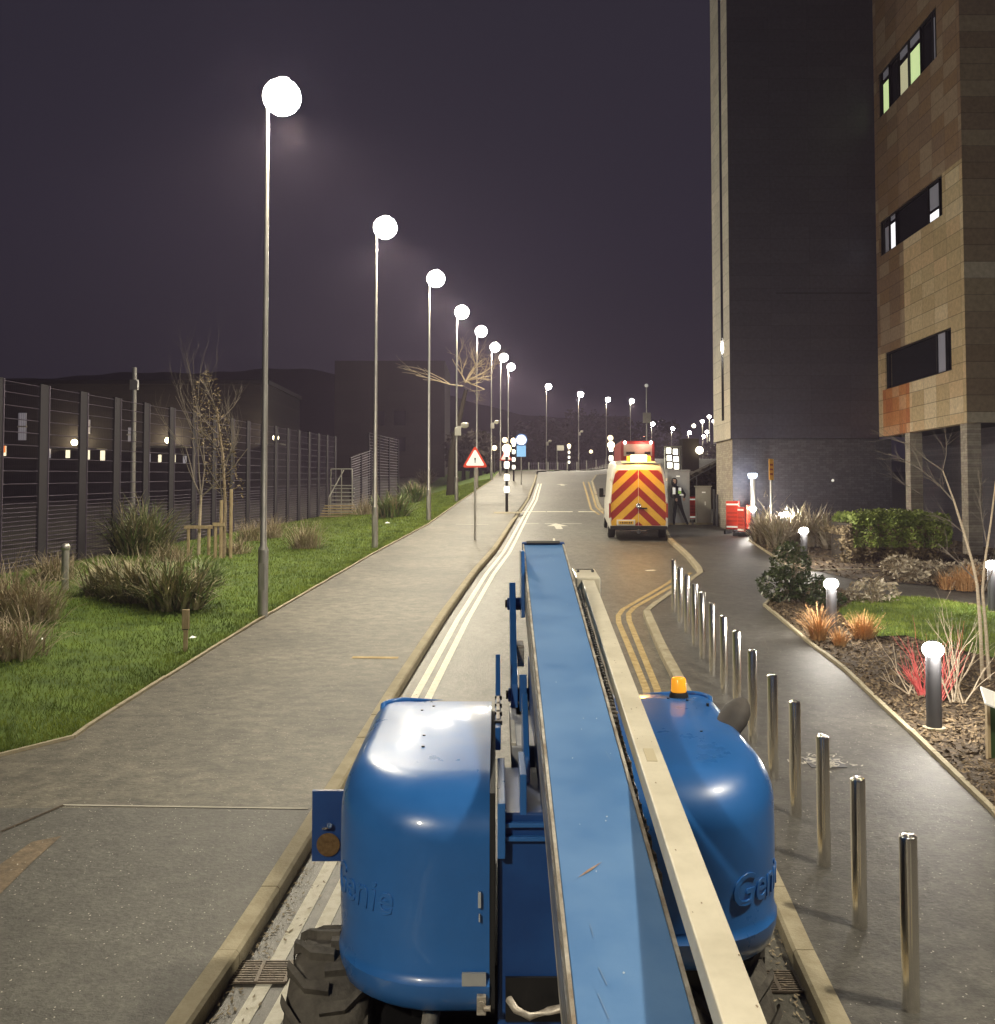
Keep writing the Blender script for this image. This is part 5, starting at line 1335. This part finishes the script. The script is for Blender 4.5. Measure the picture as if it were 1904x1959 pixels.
# small posts on the grass
p = GB(124, 1130); t = thing('small_grey_post', 'short grey post with bulging cap among the dry grass at left', 'post', tuple(p))
g = MB(); g.cyl((0,0,-.1),(0,0,.82),.075,n=14); g.build('shaft', MT['galv'], t, smooth='auto'); g = MB(); g.lathe([(.075,.82),(.09,.84),(.09,.90),(.05,.95),(.01,.96)], (0,0,0), 14); g.build('cap', MT['galv'], t, smooth='auto')
p = GB(355, 1243); t = thing('timber_marker', 'short notched timber marker post standing in the grass', 'post', tuple(p))
M90 = Matrix(((1,0,0),(0,1,0),(0,0,1)))
g = MB(); g.prism([(-.028,.0),(0,-.05),(.028,0),(.032,.30),(.05,.32),(.05,.62),(-.055,.62),(-.055,.31),(-.03,.29)], -.03, .03); g.build('shaft', MT['wood'], t, bevel=.004)
g = MB(); g.box((.0,-.031,.315),(.09,.004,.015)); g.build('notch', MT['blk'], t)
for (X, Y, l) in ((368,1221,'small pale scrap of litter beside the timber marker'),(82,1225,'pale strip of litter on the grass at far left'),(741,1001,'white litter on the verge beside the second lamp'),(878,970,'tiny white litter near the fourth lamp foot')):
    p = GB(X, Y, .04); t_ = MB(); t_.add([(-.05,0,0),(.0,-.03,.012),(.06,.0,.004),(.01,.03,.016)], [(0,1,2,3)]); t_.add([(-.05,0,-.004),(.0,-.03,.008),(.06,.0,0),(.01,.03,.012)], [(3,2,1,0)])
    o = t_.build('litter', MT['selflit'], loc=p); o.rotation_euler = (.3, 0, random.uniform(0,2)); o.scale = (1.2,1.2,1.2) if Y > 1100 else (2.4,2.4,2.4); tag(o, l, 'litter', 'scraps of litter on the grass')
# lit bare branches tree
random.seed(12)
y_ = 58; p = at(862, 925, y_); z0 = T(p.x, y_)
t = thing('bare_tree', 'big bare tree whose spreading upper branches are lit by the street lamps', 'tree', (p.x, y_, z0))
zt = at(870, 745, y_).z - z0
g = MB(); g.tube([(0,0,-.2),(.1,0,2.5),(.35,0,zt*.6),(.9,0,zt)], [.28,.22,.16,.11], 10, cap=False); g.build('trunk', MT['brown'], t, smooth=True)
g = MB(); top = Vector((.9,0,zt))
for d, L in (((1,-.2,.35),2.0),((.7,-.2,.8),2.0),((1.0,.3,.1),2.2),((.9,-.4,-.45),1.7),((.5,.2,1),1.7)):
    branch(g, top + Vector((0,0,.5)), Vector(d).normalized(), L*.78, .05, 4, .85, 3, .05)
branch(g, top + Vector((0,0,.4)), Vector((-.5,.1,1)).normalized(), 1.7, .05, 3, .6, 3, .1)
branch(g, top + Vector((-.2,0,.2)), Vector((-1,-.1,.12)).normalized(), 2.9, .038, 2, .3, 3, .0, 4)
g.build('branches', mat('lit_bark', (.55,.44,.28), .8, c2=(.66,.55,.38), sc=6), t)  # pale bark puts lamplight into the colour; trunk kept dark

# ================================================================ RIGHT-HAND GARDEN
def flatpoly(name, pts, dz, m, kind='structure', step=1.0):
    """polygon sheet that follows the slope (below y=34 the site is one plane)"""
    g = MB(); g.poly([(p.x, p.y, h(p.y) + dz) for p in pts]); return tag(g.build(name, m), kind=kind)
BE = [(1990,1650),(1904,1559),(1743,1401.6),(1615,1281.6),(1540,1224),(1463,1159),(1489.6,1135)]
bed = gl([(x, y) for x, y in BE]); bed = [flat(x, y, .11) for x, y in BE]
lower = bed + [flat(x, y, .11) for x, y in ((1570,1112),(1640,1141),(1768,1144),(1904,1163),(2100,1190),(2100,1760))]
lower[-1] = Vector((bed[0].x + 6, bed[0].y, 0))
flatpoly('planting_bed', lower, .128, MT['soil'])
edging('bed_edging', [(p.x, p.y, h(p.y)+.155) for p in bed], .055)
upper = [flat(x, y, .11) for x, y in ((1434,1035),(1486,1069),(1520,1092),(1561,1093),(1633,1110),(1768,1120),(1904,1137),(2000,1150),(2000,1040),(1500,1012),(1440,1008))]
flatpoly('planting_bed', upper, .128, MT['soil'])
edging('bed_edging', [(p.x, p.y, h(p.y)+.155) for p in upper[:4]], .055)
edging('bed_edging', [(p.x, p.y, h(p.y)+.15) for p in [flat(x, y, .11) for x, y in ((1561,1093),(1640,1091),(1726,1089))]], .05)
gp = [flat(x, y, .11) for x, y in ((1604,1172),(1640,1152),(1695,1144),(1768,1147),(1904,1167),(2020,1190),(2020,1290),(1904,1264),(1800,1240),(1734,1220),(1676,1222),(1625,1196))]
flatpoly('lawn', gp, .150, MT['turf'])
# lawn and verge grass blades
def inpoly(x, y, P):
    c = False; j = len(P) - 1
    for i in range(len(P)):
        if (P[i].y > y) != (P[j].y > y) and x < (P[j].x-P[i].x)*(y-P[i].y)/(P[j].y-P[i].y)+P[i].x: c = not c
        j = i
    return c
def grassfield(name, sampler, n, hgt, m, lbl=None, w=.006):
    vs, fs = [], []
    for _ in range(n):
        q = sampler()
        if q is None: continue
        x, y, z = q; a = random.uniform(0, PI); hh = hgt*random.uniform(.5,1.4); s_ = max(1, y/16.)
        dx, dy = math.cos(a)*w*s_, math.sin(a)*w*s_; lx, ly = random.uniform(-.6,.6)*hh, random.uniform(-.6,.6)*hh
        o = len(vs); vs += [(x-dx,y-dy,z),(x+dx,y+dy,z),(x+lx,y+ly,z+hh)]; fs.append((o,o+1,o+2))
    g = MB(); g.add(vs, fs); o = g.build(name, m); return tag(o, lbl, 'grass', kind='stuff')
gm = mat('grass_blades', (.075,.118,.010), .6, c2=(.24,.31,.038), sc=1.6, detail=5)
gx0, gx1 = min(p.x for p in gp), max(p.x for p in gp); gy0, gy1 = min(p.y for p in gp), max(p.y for p in gp)
def s1():
    x, y = random.uniform(gx0, gx1), random.uniform(gy0, gy1)
    return (x, y, h(y)+.145) if inpoly(x, y, gp) else None
grassfield('lawn_grass', s1, 30000, .055, gm, 'short bright green lawn grass between the bollard lamps')
random.seed(77)
def s2():
    y = 9.5 + 66*random.random()**2.0; a, b_ = fx(y), ge(y) - .06; u = 1 - random.random()**1.5
    x = a + (b_-a)*u
    if x < -.53*y - .3: return None
    return (x, y, T(x, y))
grassfield('verge_grass', s2, 110000, .06, gm, 'green rough grass on the left verge')
# bark chips
def chips(n, P, dz, mname, lbl, s0=.028):
    x0_, x1_ = min(p.x for p in P), max(p.x for p in P); y0_, y1_ = min(p.y for p in P), max(p.y for p in P); g = MB()
    for _ in range(n):
        x, y = random.uniform(x0_, x1_), random.uniform(y0_, y1_)
        if x > .52*y+.6 or not inpoly(x, y, P) or inpoly(x, y, gp): continue
        L = s0*random.uniform(.4,1.7); R = Euler((random.uniform(-.6,.6), random.uniform(-.6,.6), random.uniform(0,6.3))).to_matrix(); c_ = Vector((x, y, h(y)+dz+random.uniform(0,.02)))
        w_ = L*random.uniform(.2,.5)
        g.add([c_ + R @ Vector(v_) for v_ in ((-L,-w_,0),(L,-w_*.6,.004),(L*.9,w_,0),(-L*.8,w_*.8,.006))], [(0,1,2,3)])
    return tag(g.build('bark_chips', MT[mname]), lbl, 'bark chips', kind='stuff')
chips(52000, lower, .13, 'chip', 'brown bark chips covering the near planting bed')
chips(9000, upper, .13, 'chip', 'brown bark chips in the far planting bed', .05)
# orange grass tufts
for (X, Y, n, L, s_, l) in ((1566,1225,260,.55,.30,'orange dry tuft left of the lawn bollard lamp'),(1606,1236,160,.3,.25,'small orange tuft at the foot of the lawn bollard lamp'),(1652,1222,420,.42,.38,'rounded orange tuft right of the lawn bollard lamp'),(1848,1130,420,.62,.5,'orange tuft behind the lawn near the slim tree'),(1812,1128,200,.4,.35,'faded orange tuft beside the pale perennials')):
    clump('orange_grass', l, 'plant', flat(X, Y, .13), n, L, s_, MT['orange_g'], .008, up=1.0, group='orange dry grass tufts')
# phormium mass behind lamps
random.seed(55)
for (X, Y, n, L, l) in ((1462,1040,230,1.05,'pale spiky plant nearest the red barriers'),(1490,1050,260,1.0,'pale spiky plant left of the third bollard lamp head'),(1520,1040,260,1.15,'pale spiky plant behind the bollard lamps'),
    (1553,1045,260,1.2,'tall pale spiky plant left end of the hedge'),(1590,1050,240,1.1,'brown spiky plant before the hedge'),(1470,1015,200,1.3,'tall spiky plant with upright stem by the notice post'),(1540,1010,200,1.2,'spiky plant against the dark wall')):
    clump('spiky_plant', l, 'plant', flat(X, Y, .12), n, L, .75, MT['phorm'], .034, up=.85, group='pale spiky plants by the tower', extra=(60, MT['strap']))
# hedge
pL, pR = flat(1612, 1078, .12), flat(1822, 1078, .12); yh = pL.y
hg = thing('box_hedge', 'clipped hedge, green on top and brown below, under the overhanging block', 'hedge', (0,0,0))
def hedge_cloud(g, x0, x1, y0, y1, z0, z1, n, s_):
    for _ in range(n):
        f = random.random(); x, y, z = random.uniform(x0,x1), random.uniform(y0,y1), random.uniform(z0,z1)
        bump_ = .07*math.sin(x*5.1)*math.sin(z*6+x)+.05*math.sin(x*11+2)
        if f < .5: y = y0 + bump_ + random.uniform(-.05,.12)
        elif f < .85: z = z1 + bump_ - random.uniform(-.03,.12) - .12*(abs((x-x0)/(x1-x0)-.5)*2)**4
        elif f < .95: x = x1 - random.uniform(0,.12)
        c_ = Vector((x, y, z)); s2_ = s_*random.uniform(.6,1.5); R = Euler((random.uniform(-1.3,1.3), random.uniform(-1.3,1.3), random.uniform(0,6.3))).to_matrix()
        g.add([c_ + R @ Vector(v_) for v_ in ((-s2_*.5,0,0),(0,-s2_,0),(s2_*.5,0,0),(0,s2_,.02))], [(0,1,2,3)])
zg = h(yh) + .1
g = MB(); hedge_cloud(g, pL.x+.3, pR.x, yh, yh+1.8, zg+.45, zg+1.32, 9500, .05); g.build('green_foliage', MT['hedge'], hg)  # greener leaves put the light from above into the upper colour
g = MB(); hedge_cloud(g, pL.x, pR.x-.2, yh+.03, yh+1.7, zg+.0, zg+1.02, 7500, .055); g.build('brown_foliage', MT['hedge2'], hg)
g = MB(); g.bx(pL.x+.25, pR.x-.15, yh+.2, yh+1.6, zg-.05, zg+1.08); g.build('inner_twigs', MT['brown'], hg)
# dark leafy shrub
p = flat(1513, 1152, .13); p2 = Vector((p.x, p.y, p.z))
sh_ = thing('leafy_shrub', 'dark glossy-leaved shrub at the bed corner in front of a bollard lamp', 'shrub', tuple(p2))
leafmass('foliage', None, None, [((0,0,.75),(.42,.4,.5)),((-.18,0,.35),(.5,.4,.35)),((.35,-.15,.3),(.45,.35,.3)),((.55,-.5,.12),(.4,.35,.18))], 3000, .055, MT['shrub'], parent=sh_)
g = MB()
for k in range(9): branch(g, Vector((0,0,0)), Vector((random.uniform(-.5,.5),random.uniform(-.5,.5),1)).normalized(), .75, .012, 1, .5, 3)
g.build('stems', MT['bark'], sh_)
# pale perennials
for (X, Y, l, r_) in ((1672,1152,'curled pale dead leaves left of the lawn behind the bollard lamp',.55),(1745,1110,'curled pale dead leaves before the hedge',.5),(1790,1112,'heap of pale dead foliage right end of the hedge',.65),(1870,1110,'pale dead foliage behind the slim tree',.6),(1720,1100,'low brown foliage in front of the hedge',.45)):
    p = flat(X, Y, .13); t = thing('dead_perennial', l, 'plant', tuple(p), group='pale dead perennials')
    leafmass('foliage', None, None, [((0,0,.2),(r_,r_*.7,.3))], 420, .07, MT['phorm'], parent=t)
    g = MB(); blades(g, (0,0,0), 60, .5, .4, .015); g.build('stems', MT['dry'], t)
# red dogwood, cut pale stems
random.seed(9)
for (X, Y, n, col, l, hh) in ((1766,1330,26,'redstem','red-stemmed shrub glowing left of the nearest bollard lamp',.38),(1800,1340,8,'redstem','thin reddish shrub right behind the nearest bollard lamp',.55)):
    p = flat(X, Y, .13); t = thing('red_stemmed_shrub', l, 'shrub', tuple(p), group='red-stemmed shrubs')
    g = MB()
    for k in range(n): branch(g, Vector((random.uniform(-.08,.08),random.uniform(-.08,.08),0)), Vector((random.uniform(-.9,.35) if X < 1790 else random.uniform(-.3,.7),random.uniform(-.4,.4),random.uniform(.6,1.2))).normalized(), hh*random.uniform(.8,1.3), .007, 1, .35, 2, .3)
    g.build('stems', MT[col], t)
p = flat(1832, 1345, .13); t = thing('cut_branches', 'pale leaning bare stems right of the nearest bollard lamp', 'shrub', tuple(p))
g = MB()
for k in range(9): branch(g, Vector((random.uniform(-.1,.1),0,0)), Vector((random.uniform(-.7,.7),random.uniform(-.4,.4),random.uniform(.5,1.1))).normalized(), random.uniform(.5,.85), .012, 2, .4, 2, .25)
g.build('stems', MT['birch'], t)
p = flat(1752, 1330, .13); t = thing('cut_branches', 'short pale stems under the red-stemmed shrub', 'shrub', tuple(p))
g = MB()
for k in range(8): branch(g, Vector((random.uniform(-.1,.1),0,0)), Vector((random.uniform(-.9,.9),random.uniform(-.4,.4),random.uniform(.3,1.0))).normalized(), random.uniform(.25,.5), .009, 1, .4, 2, .25)
g.build('stems', MT['birch'], t)
# slim multi-stem tree
random.seed(14)
p = flat(1882, 1302, .13); t = thing('slim_tree', 'slim bare multi-stemmed tree at right edge, leaning its branches toward the hedge', 'tree', tuple(p))
def PT(X, Y, y=None): q = at(X, Y, y or p.y) - p; return (q.x, q.y, q.z)
g = MB(); g.tube([PT(1880,1302), PT(1876,1200), PT(1870,1120), PT(1862,1080,p.y+.1), PT(1845,1020,p.y+.2), PT(1826,960,p.y+.3), PT(1804,900,p.y+.4)], [.026,.024,.022,.02,.018,.014,.008], 8, cap=False)
g.tube([PT(1893,1300), PT(1887,1210), PT(1880,1130), PT(1884,1080), PT(1896,1000), PT(1908,900)], [.026,.023,.02,.017,.013,.01], 8, cap=False); g.build('trunk', MT['birch'], t, smooth=True)
g = MB()
for (a, b_, r_) in (((1868,1110),(1795,1040),.010), ((1845,1020),(1790,985),.008), ((1804,900),(1740,850),.009), ((1804,900),(1812,840),.006), ((1740,850),(1690,835),.006), ((1826,960),(1765,900),.010), ((1765,900),(1700,868),.007), ((1765,900),(1738,850),.006), ((1880,1140),(1904,1080),.01), ((1888,1040),(1875,960),.008), ((1875,960),(1872,900),.005), ((1762,945),(1700,905),.004)):
    s_, e_ = Vector(PT(*a, p.y+.3)), Vector(PT(*b_, p.y+.45)); m_ = (s_+e_)/2 + Vector((random.uniform(-.02,.02),0,random.uniform(-.03,.05)))
    g.tube([s_, m_, e_], [r_, r_*.8, r_*.45], 6, cap=False)
    for k in range(6): branch(g, s_ + (e_-s_)*random.uniform(.3,1), ((e_-s_).normalized() + Vector((random.uniform(-.7,.7),random.uniform(-.5,.5),random.uniform(-.5,.7)))).normalized(), random.uniform(.15,.42), r_*.4, 1, .5, 2, .1)
g.build('branches', MT['twig'], t)
# sloping lectern at the right edge
p = flat(1885, 1452, .13); t = thing('information_lectern', 'green lectern with tilted white top cut by the right picture edge', 'sign', tuple(p), -.12)
g = MB(); g.box((.14,.02,.26), (.22,.06,.62)); le = g.build('green_body', mat('green_body', (.03,.06,.015), .6, c2=(.04,.08,.02), sc=5), t, bevel=.004)
g = MB(); g.box((.03,-.01,.26), (.03,.07,.6)); g.build('pale_edge', MT['wood'], le)
g = MB(); g.box((.16,-.04,.585), (.40,.30,.02), M=Euler((.45,.38,0)).to_matrix()); g.build('white_top', MT['selflit'], t, bevel=.004)
# embankment with dark hedge right of the van
random.seed(61)
bk = thing('dark_hedge', 'unlit sloping hedge bank between the van and the tower', 'hedge', (0,0,0))
a, b_, c_ = at(1290, 1000, 46), at(1400, 1000, 46), at(1375, 852, 46); g = MB()
for _ in range(5200):
    u = random.random(); x = 7.9 + 4.5*u; zt_ = h(46) + 1.1 + 2.2*u; z = h(46) + (zt_ - h(46))*(1-random.random()**2); y = 46.4 + random.uniform(-.4,1.2)*(1-(z-h(46))/3.5) + random.uniform(0,.5)
    q = Vector((x, y, z)); s_ = .09*random.uniform(.6,1.5); R = Euler((random.uniform(-1.3,1.3), random.uniform(-1.3,1.3), random.uniform(0,6.3))).to_matrix()
    g.add([q + R @ Vector(v_) for v_ in ((-s_*.5,0,0),(0,-s_,0),(s_*.5,0,0),(0,s_,.02))], [(0,1,2,3)])
g.build('foliage', MT['brown'], bk)
g = MB(); g.prism([(7.9,h(46)-.2),(12.4,h(46)-.2),(12.4,h(46)+3.1),(7.9,h(46)+.9)], 46.7, 52); g.build('bank_core', MT['brown'], bk)
p = at(1290, 1000, 44); t = thing('handrail', 'thin sloping handrail in front of the dark hedge bank', 'railing', (0,0,0))
g = MB(); g.tube([at(1290,937,44), at(1330,912,44), at(1378,886,44)], .022, 6); g.build('rail', MT['dgrey'], t)
for X, Y in ((1294,936),(1333,911)):
    q = at(X, Y, 44); g = MB(); g.cyl((q.x,44,h(44)),(q.x,44,q.z),.02,n=6); g.build('post', MT['dgrey'], t)

# ================================================================ GULLIES, COVERS, LITTER
def gully(X0, X1, Y0, Y1, lbl):
    c0, c1 = flat((X0+X1)/2, Y0, 0), flat((X0+X1)/2, Y1, 0); w_ = abs(flat(X1, (Y0+Y1)/2).x - flat(X0, (Y0+Y1)/2).x); d_ = abs(c0.y - c1.y); c_ = (c0+c1)/2
    t = thing('drain_grate', lbl, 'drain', (c_.x, c_.y, h(c_.y)+.006)); t.rotation_euler = (math.atan(.055),0,0)
    g = MB(); g.add([(-w_/2,-d_/2,0),(w_/2,-d_/2,0),(w_/2,d_/2,0),(-w_/2,d_/2,0)], [(0,1,2,3)]); g.build('well_shade', MT['black'], t)  # flat black sheet paints the dark of the drain under the bars
    g = MB(); n = 9
    for k in range(n+1): g.box((0, -d_/2 + d_*k/n, .008), (w_, .012, .014))
    for x in (-w_/2, -w_*.02, w_/2): g.box((x,0,.009),(.022,d_,.016))
    g.build('bars', mat('iron_grate', (.13,.11,.09), .6, .4, c2=(.22,.18,.14), sc=20) if 'iron_grate' not in bpy.data.materials else bpy.data.materials['iron_grate'], t)
gully(447, 553, 1844, 1884, 'iron drain grate in the gutter beside the left tyre')
gully(1444, 1528, 1863, 1902, 'iron drain grate in the gutter by the right kerb')
c_ = flat(1578, 1460, .11); t = thing('leafy_cover', 'square access cover strewn with pale leaves behind the bollards', 'cover', (c_.x, c_.y, h(c_.y)+.113)); t.rotation_euler = (math.atan(.055),0,0)
g = MB(); g.box((0,0,0), (.36,.30,.006)); g.build('plate', MT['dgrey'], t)
g = MB()
for k in range(90):
    a = random.uniform(0,PI); x, y = random.gauss(0,.13), random.gauss(0,.10); l_ = .035*random.uniform(.5,1.4); d = Vector((math.cos(a)*l_, math.sin(a)*l_, 0)); n_ = Vector((-d.y, d.x, 0))*.2; q = Vector((x,y,.008+random.uniform(0,.012)))
    g.add([q-d-n_, q+d-n_, q+d+n_, q-d+n_], [(0,1,2,3)])
g.build('leaves', MT['flake'], t)
random.seed(101)
g = MB()
for _ in range(1900):
    y = 5 + 22*random.random()**1.6; r_ = random.random()
    x = random.uniform(ge(y)+.1, kl(y)-.05) if r_ < .5 else random.uniform(kr(y)+.05, kr(y)+4.5)
    if r_ >= .5 and (inpoly(x, y, lower) or inpoly(x, y, upper)): continue
    s_ = .006*random.uniform(.5,1.9); a = random.uniform(0,PI); d = Vector((math.cos(a), math.sin(a), 0)); n_ = Vector((-d.y, d.x, 0)); q = Vector((x, y, h(y)+.114+random.uniform(0,.004)))
    g.add([q-d*s_, q+n_*s_*.5, q+d*s_+Vector((0,0,.003)), q-n_*s_*.6], [(0,1,2,3)])
tag(g.build('leaf_litter', MT['flake']), 'tiny pale leaf scraps scattered over both footways', 'litter', kind='stuff')
g = MB()
for _ in range(1500):
    y = 4.5 + 9*random.random()**1.3; left = random.random() < .5
    x = kl(y)+KW+abs(random.gauss(0,.13)) if left else kr(y)-KW-abs(random.gauss(0,.12))
    s_ = .016*random.uniform(.5,1.7); a = random.uniform(0,PI); d = Vector((math.cos(a), math.sin(a), 0)); n_ = Vector((-d.y, d.x, 0)); q = Vector((x, y, h(y)+.008+random.uniform(0,.01)))
    g.add([q-d*s_, q+n_*s_*.4, q+d*s_+Vector((0,0,.006)), q-n_*s_*.4], [(0,1,2,3)])
tag(g.build('gutter_leaves', MT['dry']), 'brown leaf litter gathered along both gutters', 'litter', kind='stuff')

HAZE = .0008
# ================================================================ GLOW HAZE (ADDED)
hz = bpy.data.materials.new('glow_haze'); hz.use_nodes = True; hn = hz.node_tree; hn.nodes.clear()
ho = hn.nodes.new('ShaderNodeOutputMaterial'); hv_ = hn.nodes.new('ShaderNodeVolumePrincipled')
hv_.inputs['Density'].default_value = HAZE; hv_.inputs['Color'].default_value = (.80, .66, .95, 1); hv_.inputs['Anisotropy'].default_value = .3
hn.links.new(hv_.outputs[0], ho.inputs['Volume'])
g = MB(); g.bx(-200, 200, -60, 480, -8, 45); tag(g.build('glow_haze', hz), kind='stuff')  # thin volume added to put a glow around the lamps
